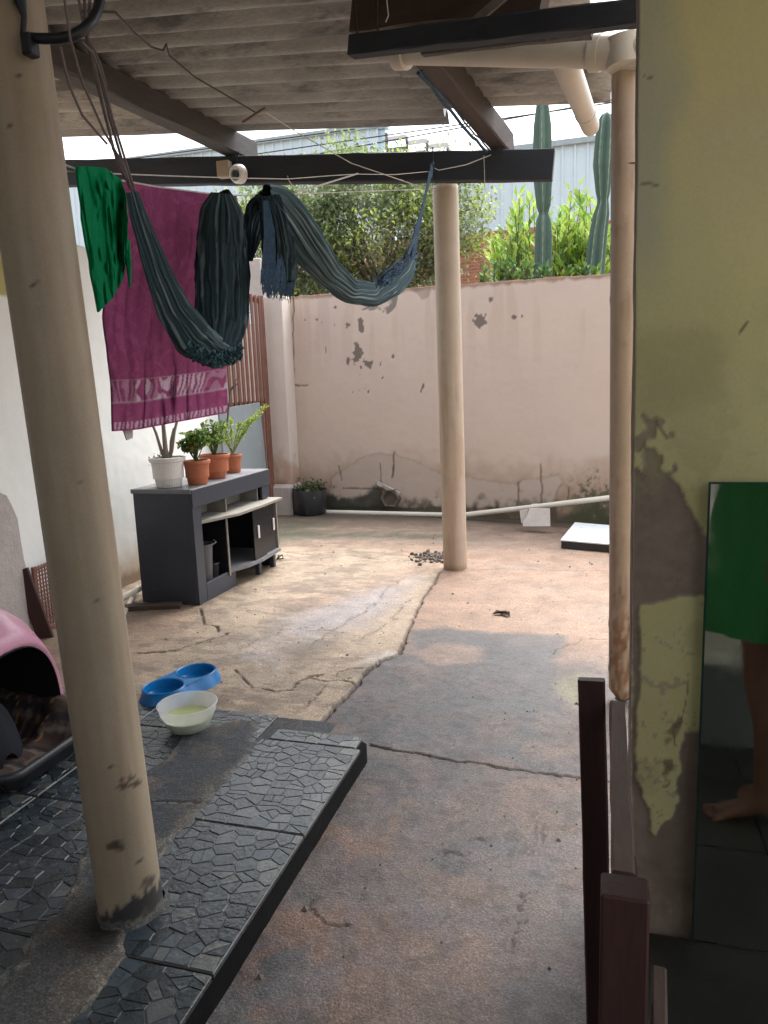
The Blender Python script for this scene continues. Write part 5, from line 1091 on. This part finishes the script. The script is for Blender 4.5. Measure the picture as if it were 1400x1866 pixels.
# top deck with two wells
for s_ in (-1, 1):
    c = mid+dv*hd*s_; MB().lathe((c[0], c[1], zb0), [(.095, .055), (.09, .058), (.084, .055), (.078, .02), (.06, .008), (.001, .007)], 40).build('bowl', M['blue'], db, sm=True)
pl_ = peanut(.096, 0, .3); mb = MB()
n = len(pl_); inner = []
for i in range(n):
    p_ = np.array(pl_[i][:2]); sgn = 1 if (p_-mid) @ dv > 0 else -1; c = mid+dv*hd*sgn; d = p_-c; d /= np.linalg.norm(d); inner.append(c+d*.09)
mb.add([(p[0], p[1], zb0+.055) for p in pl_]+[(q[0], q[1], zb0+.056) for q in inner], [(i, (i+1) % n, n+(i+1) % n, n+i) for i in range(n)])
w1_ = [mid-dv*hd+(nvv*math.sin(a)+dv*math.cos(a))*.09 for a in np.linspace(-1.45, 1.45, 14)]; w2_ = [mid+dv*hd+(nvv*math.sin(a)-dv*math.cos(a))*.09 for a in np.linspace(-1.45, 1.45, 14)]
mb.add([(p[0], p[1], zb0+.0555) for p in w1_]+[(p[0], p[1], zb0+.0555) for p in w2_], [(i, i+1, 14+i+1, 14+i) for i in range(13)])
mb.build('deck', M['blue'], db)
# tub
tc_ = np.array([-1.555, 2.41]); tb = thing('plastic_tub', (tc_[0], tc_[1], TOP+.003), 'translucent white oval tub with yellowish water on the tiled step', 'tub')
def ell(r, z): return (r, z)
cF = (tc_[0], tc_[1], TOP+.004)
MB().lathe(cF, [(.001, 0), (.055, 0), (.07, .004), (.088, .03), (.103, .065), (.108, .072), (.112, .10), (.117, .101), (.118, .106), (.112, .107), (.106, .075), (.084, .032), (.068, .007), (.001, .004)], 56).build('tub_wall', M['frost'], tb, sm=True, ang=60)
MB().lathe(cF, [(.001, .005), (.066, .008), (.084, .032), (.0945, .052), (.001, .0525)], 48).build('water', M['water'], tb, sm=True, ang=30)

# ================================================================== FAR YARD THINGS
# black planter bag
q = (-3.13, 7.62, 0); c_p = onZ(560, 940, 0.0); q = (c_p[0]+.0, c_p[1]+.12, 0.0)
bp_ = thing('black_planter', q, 'black planter bag with small sprouts at the foot of the back wall', 'planter')
MB().lathe(q, [(.001, 0), (.15, 0), (.17, .02), (.185, .15), (.19, .27), (.185, .285), (.175, .27), (.17, .24), (.001, .24)], 30, lambda t_, i: 1+.04*math.sin(5*t_+i)+.02*math.sin(11*t_)).build('bag', M['tray'], bp_, sm=True)
cs = np.array(q)+rng.normal(size=(420, 3))*np.array([.08, .08, .04])+np.array([0, 0, .29]); V_ = leafquads(cs, rdir(420, .8), .04, .025); cv = np.tile([[.10, .13, .06]], (420, 1))*rng.uniform(.5, 1.6, (420, 1)); quads('sprouts', V_, M['leaf'], bp_, np.concatenate([cv, cv]))
MB().tube([np.array(q)+np.array([0, 0, .25]), np.array(q)+np.array([-.05, 0, .42])], [.006, .003], 5).build('stem', M['bark'], bp_)
# white pvc pipe on floor
a = onV(592, 933, WA+wnrm*.14, WB+wnrm*.14); b_ = onV(800, 938, WA+wnrm*.14, WB+wnrm*.14); c_ = onV(850, 938, WA+wnrm*.16, WB+wnrm*.16); d_ = onV(980, 923, WA+wnrm*.2, WB+wnrm*.2); e_ = onV(1120, 906, WA+wnrm*.2, WB+wnrm*.2)
lp = thing('drain_pipe', tuple(b_), 'long thin white pvc pipe lying along the foot of the back wall', 'pipe')
MB().tube([a, a+(b_-a)*.5, b_, c_], .026, 12).build('pipe', M['pvcw'], lp, sm=True)
MB().tube([c_+(b_-c_)*.05+np.array([0, -.005, 0]), d_, e_], .027, 12).build('pipe', M['pvcw'], lp, sm=True)
MB().tube([d_+(c_-d_)*.08, d_], .031, 12).build('coupling', M['pvcw'], lp, sm=True)
# broken slab pieces
def slab(name, pts, th_, m, label, cat, z=.0):
    P_ = [onZ(px, py, z)[:2] for px, py in pts]; mb = MB().prism([tuple(p) for p in P_], z-.02, z+th_); return tag(mb.build(name, m), label, cat)
a = onY(953, 960, 7.1); 
def tilted(name, pts, y0, lean, m, label, cat, th_=.03):
    P_ = [np.array(onY(px, py, y0)) for px, py in pts]; zb = min(p[2] for p in P_); P_ = [p+np.array([0, (p[2]-zb)*lean, 0]) for p in P_]
    n = len(P_); mb = MB().add(P_+[p+np.array([0, th_, 0]) for p in P_], [tuple(range(n)), tuple(range(2*n-1, n-1, -1))]+[(i, n+i, n+(i+1) % n, (i+1) % n) for i in range(n)]); return tag(mb.build(name, m), label, cat)
tilted('broken_slab', [(953, 959), (1003, 959), (1001, 930), (963, 930), (959, 943), (953, 950)], 7.05, .55, M['stone'], 'pale broken slab propped in front of the thin white pipe', 'slab')
tilted('broken_slab', [(950, 953), (956, 955), (962, 930), (946, 933)], 7.12, .5, M['stone'], 'narrow broken piece just left of the pale propped slab', 'slab', .02)
# white panel on dark crate
P_ = [onZ(px, py, .06) for px, py in ((1048, 952), (1022, 984), (1160, 996), (1170, 962))]
pn = thing('flat_board', tuple(np.mean(P_, 0)), 'flat pale blue white panel lying on a dark frame near the downpipe', 'panel')
mb = MB().prism([tuple(p[:2]) for p in P_], .052, .062); mb.build('panel_top', M['panel'], pn)
P_2 = [tuple(np.mean(P_, 0)[:2]+(np.array(p[:2])-np.mean(P_, 0)[:2])*.985) for p in P_]; MB().prism(P_2, -.05, .05).build('under_frame', M['tray'], pn)
# hexagonal stone against back wall
p = onV(712, 908, WA+wnrm*.06, WB+wnrm*.06); disc((p[0], p[1], p[2]), [(.11, -.06), (.115, .02), (.1, .04), (.085, .03), (.08, .0)], (-.1, -1, .1), 6).build('hollow_block', M['debris']); tag(bpy.data.objects['hollow_block'], 'hexagonal hollow grey block standing against the mossy foot of the wall', 'block')
a = onV(688, 880, WA+wnrm*.05, WB+wnrm*.05); b_ = onV(728, 900, WA+wnrm*.05, WB+wnrm*.05); tag(MB().beam(a, b_, .04, .04, .006, .006, 6).build('grey_stone', M['rough_plaster']), 'short grey stone bar lying slanted on top of the hollow block', 'stone')
# rubble mound near far column
mb = MB(); cq = onZ(790, 1015)
for i in range(170):
    c = cq+np.array([rng.normal()*.07, rng.normal()*.10, 0]); r = rng.uniform(.005, .022); n = 6
    v = [c+np.array([rng.normal(), rng.normal(), abs(rng.normal())*.8])*r for _ in range(8)]
    mb.add([(c[0]-r, c[1]-r, -.01), (c[0]+r, c[1]-r*.8, -.01), (c[0]+r*.9, c[1]+r, -.01), (c[0]-r, c[1]+r*.7, -.01), (c[0]-r*.6, c[1]-r*.5, r*rng.uniform(.5, 1.1)), (c[0]+r*.5, c[1]-r*.6, r*rng.uniform(.5, 1.1)), (c[0]+r*.5, c[1]+r*.6, r*rng.uniform(.5, 1.1)), (c[0]-r*.5, c[1]+r*.5, r*rng.uniform(.5, 1.1))], [(0, 3, 2, 1), (4, 5, 6, 7), (0, 1, 5, 4), (1, 2, 6, 5), (2, 3, 7, 6), (3, 0, 4, 7)])
tag(mb.build('rubble', M['debris']), 'heap of grey rubble and dirt at the foot of the far column', 'rubble', kind='stuff')
# dry leaf
c = onZ(918, 1118, .012); mb = MB()
for k, (dx, dy, a) in enumerate(((-.025, .01, .4), (.015, -.005, 2.2), (.0, .02, 1.2))):
    ca, sa = math.cos(a), math.sin(a); v = []
    for (u, w, h) in ((-.05, 0, .0), (-.015, .022, .018), (.05, .004, .006), (-.01, -.02, .022), (0, 0, .003)): v.append((c[0]+dx+u*ca-w*sa, c[1]+dy+u*sa+w*ca, .006+h))
    mb.add(v, [(0, 1, 4), (1, 2, 4), (2, 3, 4), (3, 0, 4)])
tag(mb.build('dry_leaf', M['leafdry']), 'curled dark dry leaf lying alone on the orange concrete', 'leaf')
mb = MB()
for i in range(700):
    x, y = rng.uniform(-2.9, .0), rng.uniform(1.0, 7.2)
    if x < XE+.02 and y < 2.65: continue
    r = rng.uniform(.0015, .005)*(1 if rng.random() < .9 else 2); z = .012*(1-float(sstep(2.9, 5.0, y))) if x < crack_x(y) else 0
    mb.add([(x-r, y-r, z), (x+r, y-r*.7, z), (x+r*.8, y+r, z), (x-r, y+r*.8, z), (x, y, z+r*1.1)], [(0, 1, 4), (1, 2, 4), (2, 3, 4), (3, 0, 4)])
tag(mb.build('grit', M['debris']), 'loose grit and crumbs scattered over the concrete yard', 'grit', kind='stuff')

# ================================================================== WOODEN GATE IN FOREGROUND
wg = thing('wooden_gate', (0, 1.1, 0), 'dark reddish brown low wooden gate at the right foreground', 'gate')
a = onY(1078, 1238, 1.4); zA = a[2]; xb = onY(1098, 1866, 1.38)[0]
MB().beam((a[0]+.028, 1.36, .02), (a[0], 1.4, zA), .02, .05, .003, .001, 10, up=(1, 0, 0)).build('post', M['gate'], wg)
c = onY(1140, 1638, .8); zB = c[2]
MB().box((c[0]-.027, .80, .02), (c[0]+.027, .845, zB), .003).build('post', M['gate'], wg)
MB().beam((c[0]+.0, .86, zB-.022), (a[0]+.048, 1.40, zA-.055), .028, .03, .003, .001, 10).build('rail', M['gate2'], wg)
MB().beam((c[0]+.012, .86, .30), (a[0]+.06, 1.40, .28), .025, .04, .003, .001, 8).build('rail', M['gate'], wg)
MB().beam((c[0]+.045, .83, .52), (c[0]+.055, .99, .53), .02, .10, .003).build('latch_block', M['gate2'], wg)
for yy in (.93, 1.05, 1.17, 1.29):
    x_ = c[0]+(a[0]+.04-c[0])*(yy-.86)/.54; MB().box((x_+.008, yy-.03, .1), (x_+.02, yy+.03, zB-.05), .002).build('slat', M['gate'], wg)

# ================================================================== PERSON (reflected in the mirror)
def skinmesh(name, verts, edges, radii, m, parent, sub=2, root=0):
    me = bpy.data.meshes.new(name+'_cage'); me.from_pydata([tuple(v) for v in verts], edges, []); ob = bpy.data.objects.new('tmp', me); C.objects.link(ob)
    bpy.context.view_layer.objects.active = ob
    ob.modifiers.new('s', 'SKIN'); 
    if not me.skin_vertices: bpy.ops.mesh.customdata_skin_add()
    for i, r in enumerate(radii):
        sv = me.skin_vertices[0].data[i]; sv.radius = (r, r) if not hasattr(r, '__len__') else r; sv.use_root = (i == root)
    ss = ob.modifiers.new('u', 'SUBSURF'); ss.levels = sub; ss.render_levels = sub
    bpy.context.view_layer.update(); dg = bpy.context.evaluated_depsgraph_get(); me2 = bpy.data.meshes.new_from_object(ob.evaluated_get(dg)); bpy.data.objects.remove(ob)
    me2.name = name; me2.materials.clear(); smooth(me2); return link(name, me2, m, parent)
YM = YW-.0175
YP = 2*YM-2.37
FX = onY(1282, 1485, 2.37)[0]
pr = thing('person', (FX+.13, YP, 0), 'barefoot person in a loose green top standing beside the mirror', 'person')
V = []; E_ = []; R = []
def chain(start, pts, rad):
    prev = start
    for p_, r in zip(pts, rad):
        V.append(np.array(p_, float)); R.append(r); k = len(V)-1
        if prev is not None: E_.append((prev, k))
        prev = k
    return prev
def rx(px, py):  # real-space x,z for something seen in the mirror at virtual depth 2.37
    p = onY(px, py, 2.37); return p[0], p[2]
hipx = FX+.16; hz = .92
chain(None, [(hipx+.02, YP+.0, hz)], [(.13, .10)])
sp = chain(0, [(hipx+.02, YP, 1.05), (hipx+.01, YP, 1.20), (hipx, YP, 1.36), (hipx-.01, YP, 1.46)], [(.12, .10), (.13, .10), (.15, .09), (.055, .055)])
hd_ = chain(sp, [(hipx-.03, YP, 1.54), (hipx-.04, YP, 1.62), (hipx-.035, YP, 1.69)], [.06, .085, .06])
def leg(dy, foot_x, foot_y, kneex):
    l = chain(0, [(hipx+.02, YP+dy, .85), ((hipx+kneex)/2+.0, YP+dy*1.05, .66), (kneex, YP+dy, .47), (kneex+.035, foot_y, .33), (foot_x+.175, foot_y, .16), (foot_x+.18, foot_y, .085)], [.095, .078, .052, .055, .036, .034])
    h = chain(l, [(foot_x+.215, foot_y, .038)], [.03])
    b = chain(l, [(foot_x+.12, foot_y, .052), (foot_x+.06, foot_y, .030)], [(.032, .03), (.036, .02)])
    for i in range(5):
        oy = (i-2)*.017; ln = [.045, .048, .044, .036, .026][i]; r_ = [.013, .009, .0085, .008, .0075][i]
        chain(b, [(foot_x+.035, foot_y+oy*(1 if dy < 0 else -1), .018), (foot_x+.045-ln, foot_y+oy*(1 if dy < 0 else -1)*1.05, .012)], [r_, r_*.85])
kx = rx(1352, 1235)[0]+.055
leg(-.02, FX, YP, kx); leg(.14, FX+.12, YP-.15, kx+.12)
for sgn in (-1, 1):
    w_ = chain(sp-1, [(hipx+.0, YP+sgn*.17, 1.38), (hipx+.05, YP+sgn*.20, 1.16), (hipx-.10, YP+sgn*.12, 1.26)], [.05, .038, .026])
    pm = chain(w_, [(hipx-.15, YP+sgn*.10, 1.29)], [(.03, .016)])
    for i in range(4): chain(pm, [(hipx-.185, YP+sgn*.09, 1.275+.018*i), (hipx-.215+.006*abs(i-1), YP+sgn*.08, 1.265+.018*i)], [.0095, .008])
    chain(pm, [(hipx-.15, YP+sgn*.08, 1.325), (hipx-.175, YP+sgn*.07, 1.34)], [.0105, .009])
skinmesh('body', V, E_, R, M['skin'], pr)
hx, hy, hz_ = hipx-.04, YP, 1.62
MB().lathe((hx+.01, hy, hz_-.02), [(.098, -.06), (.108, 0), (.104, .05), (.08, .1), (.04, .125), (.001, .13)], 28).build('hair', M['hair'], pr, sm=True)
MB().tube([(hx-.088, hy, hz_+.01), (hx-.112, hy, hz_-.015), (hx-.095, hy, hz_-.022)], [.008, .013, .009], 8).build('nose', M['skin'], pr, sm=True)
for sg in (-1, 1):
    MB().lathe((hx-.083, hy+sg*.03, hz_+.008), [(.001, -.01), (.009, -.006), (.011, 0), (.009, .006), (.001, .01)], 10).build('eye', M['ceramic'], pr, sm=True)
    MB().lathe((hx+.005, hy+sg*.088, hz_-.02), [(.001, -.03), (.012, -.02), (.014, .01), (.012, .025), (.001, .03)], 10).build('ear', M['skin'], pr, sm=True)
MB().tube([(hx-.086, hy-.022, hz_-.045), (hx-.093, hy, hz_-.044), (hx-.086, hy+.022, hz_-.045)], .005, 6).build('mouth', M['pinkd'], pr, sm=True)
# loose green top down to mid thigh
prof = [(.655, .215, .17), (.66, .222, .175), (.80, .205, .165), (.95, .19, .15), (1.1, .175, .14), (1.25, .175, .15), (1.38, .14, .19), (1.45, .09, .10), (1.46, .075, .08)]
n = 180; P = np.zeros((n, len(prof), 3))
for i in range(n):
    t = 2*math.pi*i/n
    for j, (z, ax, ay) in enumerate(prof): f = 1+(.04*math.sin(7*t+j*.5)+.025*math.sin(17*t+1.3*j)+.03*math.sin(3*t-j))*(1 if z < 1.1 else .3); P[i, j] = (hipx+.02+ax*f*math.cos(t), YP+.02+ay*f*math.sin(t), z)
gridmesh('green_top', P, M['green'], pr, closed=True)
for sg in (-1, 1): MB().tube([(hipx, YP+sg*.13, 1.40), (hipx+.01, YP+sg*.2, 1.30), (hipx+.03, YP+sg*.22, 1.16)], [.075, .075, .07], 16).build('sleeve', M['green'], pr, sm=True)

# ================================================================== BEYOND THE WALL
# cacti
def cactus(name, pts, rads, label, ribs=5, rot=0.0):
    pts = np.array(pts); nl = 220; d = np.r_[0, np.cumsum(np.linalg.norm(np.diff(pts, axis=0), axis=1))]; d /= d[-1]; k = np.linspace(0, 1, nl)
    Cc = np.stack([np.interp(k, d, pts[:, i]) for i in range(3)], -1); rr = np.interp(k, d, rads)*.87; na = ribs*16; th = np.linspace(0, 2*math.pi, na, endpoint=False)
    A, K = np.meshgrid(th, k, indexing='ij'); w = np.abs(np.cos(ribs*(A+rot)/2)); prof_ = .62+.38*w**1.6; hh = Cc[None, :, 2]
    P = np.stack([Cc[None, :, 0]+rr*prof_*np.cos(A), Cc[None, :, 1]+rr*prof_*np.sin(A), hh+0*A], -1)
    n_ = fbm(A, K*20, 1, 3, 140); c = mixc((.055, .105, .08), (.08, .14, .105), n_); sp_ = sstep(.985, .998, w)*(.5+.5*(np.sin(K*260) > -.2)); c = mixc(c, (.34, .4, .28), sp_*.8); c = mixc(c, (.25, .27, .17), sstep(.08, 0, K)*.3)
    return tag(gridmesh(name, P, M['cactus'], col=c, closed=True), label, 'cactus')
CYY = 8.8
def cp(px, py): return onY(px, py, CYY)
p0 = cp(990, 505); wpx = CYY*1.03/1350
rot0 = math.pi/2
pts = [(p0[0]-.02, CYY, 0), (p0[0], CYY, p0[2]), cp(991, 430), cp(991, 400), cp(991, 389), cp(991, 375), cp(990, 330), cp(989, 280), cp(989, 230), cp(989, 200), cp(989, 178), cp(989, 170)]
cactus('tall_cactus', pts, [w*wpx for w in (16, 18, 17, 14, 9, 14, 18, 19, 17, 13, 10, 2)], 'tall blue green cactus left of the other, rising past the beam end', 5, rot=rot0)
pts = [(cp(1078, 505)[0]-.05, CYY, 0), cp(1083, 500), cp(1090, 430), cp(1096, 390), cp(1099, 372), cp(1099, 364), cp(1099, 350), cp(1099, 300), cp(1102, 250), cp(1104, 222), cp(1105, 208), cp(1105, 203)]
cactus('tall_cactus', pts, [w*wpx for w in (17, 19, 17, 15, 11, 10, 13, 18, 17, 15, 9, 1)], 'tall cactus beside the downpipe with a rounded tip', 6, rot=.9)
# lime shrub
def tuft_shrub(name, boxes, label, n, cols, L, W, y0, y1, upb):
    C_ = []; D_ = []; mb = MB()
    for (px, py_top, py_bot, ww) in boxes:
        for s_ in range(int(n)):
            y = rng.uniform(y0, y1); x1 = px+rng.uniform(-ww, ww); hf = 1-abs(x1-px)/ww*.6*rng.random(); ty = py_bot+(py_top-py_bot)*hf*rng.uniform(.55, 1)
            e = onY(x1, ty, y); b0_ = np.array([e[0]+rng.normal()*.1, y, 1.6]); mb.tube([b0_, (b0_+e)/2+rng.normal(size=3)*.03, e], [.012, .008, .004], 4, False)
            for q in np.linspace(.12, 1, 26):
                p_ = b0_+(e-b0_)*q+rng.normal(size=3)*.01; a = rng.uniform(0, 6.28); dd = np.array([math.cos(a), math.sin(a), upb+q*.9]); C_.append(p_); D_.append(dd/np.linalg.norm(dd))
    t = thing(name, (mb.v[0][0], y0, 0), label, 'shrub'); mb.build('stems', M['bark'], t); C_ = np.array(C_); V_ = leafquads(C_, np.array(D_), rng.uniform(.7, 1.2, len(C_))*L, W, .15)
    cv = np.array(cols)[rng.integers(0, len(cols), len(C_))]*rng.uniform(.7, 1.25, (len(C_), 1)); quads('leaves', V_, M['leaf'], t, np.concatenate([cv, cv])); return t
lime = [(.30, .46, .07), (.38, .54, .10), (.20, .36, .07), (.44, .58, .14)]
tuft_shrub('lime_shrub', [(965, 345, 500, 42), (930, 420, 505, 36), (1020, 380, 500, 40)], 'bright lime green leafy shrub around the left cactus behind the wall', 26, lime, .17, .052, 9.2, 10.0, .5)
tuft_shrub('lime_shrub', [(1062, 335, 500, 30), (1040, 400, 500, 34), (1108, 420, 500, 24)], 'lime green shrub with upright shoots between the right cactus and downpipe', 26, lime, .17, .052, 9.2, 9.9, .6)
tuft_shrub('low_shrub', [(905, 470, 512, 30), (950, 480, 508, 50), (1040, 485, 505, 60)], 'dark green low shrub peeking just above the wall coping', 16, [(.06, .13, .04), (.09, .18, .05), (.18, .3, .06)], .09, .05, 8.2, 8.5, .3)
# big loose tree
def tree(name, cx_, cy_, cz, rxx, ryy, rzz, nclump, nleaf, label, cols, L, W, trunk):
    t = thing(name, (cx_, cy_, 0), label, 'tree'); mb = MB(); mb.tube([(cx_, cy_, -.1), (cx_+.1, cy_, 1.2), (cx_+.05, cy_, cz-.8)], [.13, .11, .08], 9)
    cl = []
    for i in range(nclump):
        d = rdir(1)[0]*rng.uniform(.25, 1)**.5; c = np.array([cx_, cy_, cz])+d*np.array([rxx, ryy, rzz]); c[2] = max(c[2], 1.9); cl.append(c)
        if i % 3 == 0 and trunk: 
            m_ = np.array([cx_, cy_, cz-.9])*.5+c*.5+rng.normal(size=3)*.15; mb.tube([(cx_+.05, cy_, cz-1.0), m_, c], [.045, .022, .006], 5, False)
    mb.build('trunk', M['bark'], t); cl = np.array(cl); w = rng.uniform(.4, 1.4, nclump); w /= w.sum(); idx = rng.choice(nclump, nleaf, p=w)
    r = rng.normal(size=(nleaf, 3))*np.array([.20, .20, .15]); C_ = cl[idx]+r; V_ = leafquads(C_, rdir(nleaf, -.1), rng.uniform(.7, 1.3, nleaf)*L, W, .1)
    cc_ = np.array(cols)[(rng.integers(0, len(cols), nclump))][idx]*rng.uniform(.6, 1.4, (nleaf, 1)); quads('crown', V_, M['leaf'], t, np.concatenate([cc_, cc_])); return t
olive = [(.17, .23, .10), (.21, .27, .13), (.14, .19, .10), (.25, .30, .17), (.36, .46, .11), (.24, .25, .17)]
tc3 = onY(690, 400, 11); tree('leafy_tree', tc3[0], 11, tc3[2]-.15, 1.6, 1.0, 1.12, 105, 21000, 'large olive green tree behind the back wall in the middle', olive, .075, .042, True)
tc3 = onY(520, 430, 10.5); tree('leafy_tree', tc3[0], 10.5, tc3[2]-.1, .9, .7, .95, 40, 9000, 'smaller loose tree behind the hammock left of the large one', olive+[(.28, .36, .08)], .07, .04, True)
tc3 = onY(640, 288, 11.6); tree('leafy_tree', tc3[0], 11.6, tc3[2]-.3, .36, .4, .4, 12, 1300, 'yellow green treetop poking above the beam', [(.26, .34, .10), (.3, .36, .14)], .07, .04, True)
# warehouse
def warehouse(name, xa, xb, y, z0, z1, label, pitch=.30):
    n = int((xb-xa)/pitch); mb = MB(); xs_ = []
    for i in range(n):
        x = xa+i*pitch; xs_ += [(x, 0), (x+pitch*.74, 0), (x+pitch*.80, -.05), (x+pitch*.94, -.05)]
    v = [(x, y+d, z0) for x, d in xs_]+[(x, y+d, z1) for x, d in xs_]; m_ = len(xs_)
    t = thing(name, ((xa+xb)/2, y, 0), label, 'building'); MB().add(v, [(i, i+1, m_+i+1, m_+i) for i in range(m_-1)]).build('sheet_cladding', M['warehouse'], t)
    MB().box((xa, y+.1, 0), (xb, y+12, z1-.02)).build('hall', M['warehouse'], t)
    MB().box((xa-.1, y-.12, z1), (xb+.1, y+.3, z1+.13)).build('roof_trim', mat('grey_trim', (.35, .42, .45), rough=.5, bump=0), t)
    MB().box((xa, y-.08, z0-.06), (xb, y+.02, z0)).build('flashing', M['whitemetal'], t); return t
wa = onY(700, 232, 22); warehouse('warehouse', -24, wa[0], 22, 5.0, wa[2], 'pale blue corrugated metal warehouse behind the trees at left')
wb1 = onY(940, 277, 20); wb2 = onY(905, 418, 20); wt = warehouse('warehouse', -4.6, 6, 20, wb2[2], wb1[2], 'pale blue ribbed metal warehouse wall above the red brick, behind the cacti')
mb = MB().box((-7.0, 19.75, 0), (6, 19.9, wb2[2]-.08)); br = mb.build('brick_base', M['brick'], wt)
# red brick pattern on the distant base wall
bm_ = mat('red_brick_wall', (.3, .12, .07), rough=.9, bump=0); nt = bm_.node_tree; bt2 = nt.nodes.new('ShaderNodeTexBrick'); bt2.inputs['Scale'].default_value = 3; bt2.inputs['Color1'].default_value = (.36, .14, .085, 1); bt2.inputs['Color2'].default_value = (.28, .1, .06, 1); bt2.inputs['Mortar'].default_value = (.32, .25, .2, 1)
tc = nt.nodes.new('ShaderNodeTexCoord'); sx = nt.nodes.new('ShaderNodeSeparateXYZ'); cb = nt.nodes.new('ShaderNodeCombineXYZ'); nt.links.new(tc.outputs['Object'], sx.inputs[0]); nt.links.new(sx.outputs[0], cb.inputs[0]); nt.links.new(sx.outputs[2], cb.inputs[1]); nt.links.new(cb.outputs[0], bt2.inputs['Vector']); nt.links.new(bt2.outputs[0], nt.nodes['Principled BSDF'].inputs['Base Color'])
br.data.materials[0] = bm_
M['rackm'] = mat('grey_white_metal', (.2, .2, .205), rough=.7, var=.3, bump=0)
# white louvred structure on the roof
p1 = onY(705, 285, 19); p2 = onY(815, 230, 19); lv = thing('louvre_rack', (p1[0], 19, 0), 'white louvred rack standing between the two blue warehouses', 'rack')
dx = (p2[0]-p1[0])/3; zt2 = p2[2]+.1; zb2 = p1[2]-.6
for i in range(4):
    x = p1[0]+dx*i; MB().box((x-.03, 19, zb2-6), (x+.03, 19.08, zt2-.05-.17*i), .004).build('upright', M['rackm'], lv)
lm = MB().add([(0, 0, 0), (dx*.9, 0, 0), (dx*.9, .35, .02), (0, .35, .02), (dx*.1, -.15, -.17), (dx*.95, -.15, -.17)], [(0, 1, 2, 3), (4, 5, 1, 0), (3, 2, 5, 4), (0, 3, 4), (1, 5, 2)]).mesh('louvre'); lm.materials.append(M['rackm'])
for r_ in range(5):
    for i in range(3):
        o = bpy.data.objects.new('louvre', lm); C.objects.link(o); o.parent = lv; o.location = np.array([p1[0]+dx*i+.04, 19.0, zt2-.15-.27*r_-.15*i])-OFF[lv.name]; OFF[o.name] = OFF[lv.name]
# power lines
for k, (a, b_, lab) in enumerate((((120, 305), (420, 265), 'upper power line crossing the sky at the left'), ((540, 270), (900, 218), 'power line crossing behind the louvred rack'), ((460, 302), (990, 205), 'thin power line passing behind the left cactus'))):
    A3 = onY(*a, 16); B3 = onY(*b_, 15); D3 = B3-A3; A3 = A3-D3*.6; B3 = B3+D3*.6
    pts = [A3+(B3-A3)*t-np.array([0, 0, .25*math.sin(math.pi*t)*0]) for t in np.linspace(0, 1, 5)]
    wire('power_line', pts, .012, M['dark_wire'], lab, 'power line')
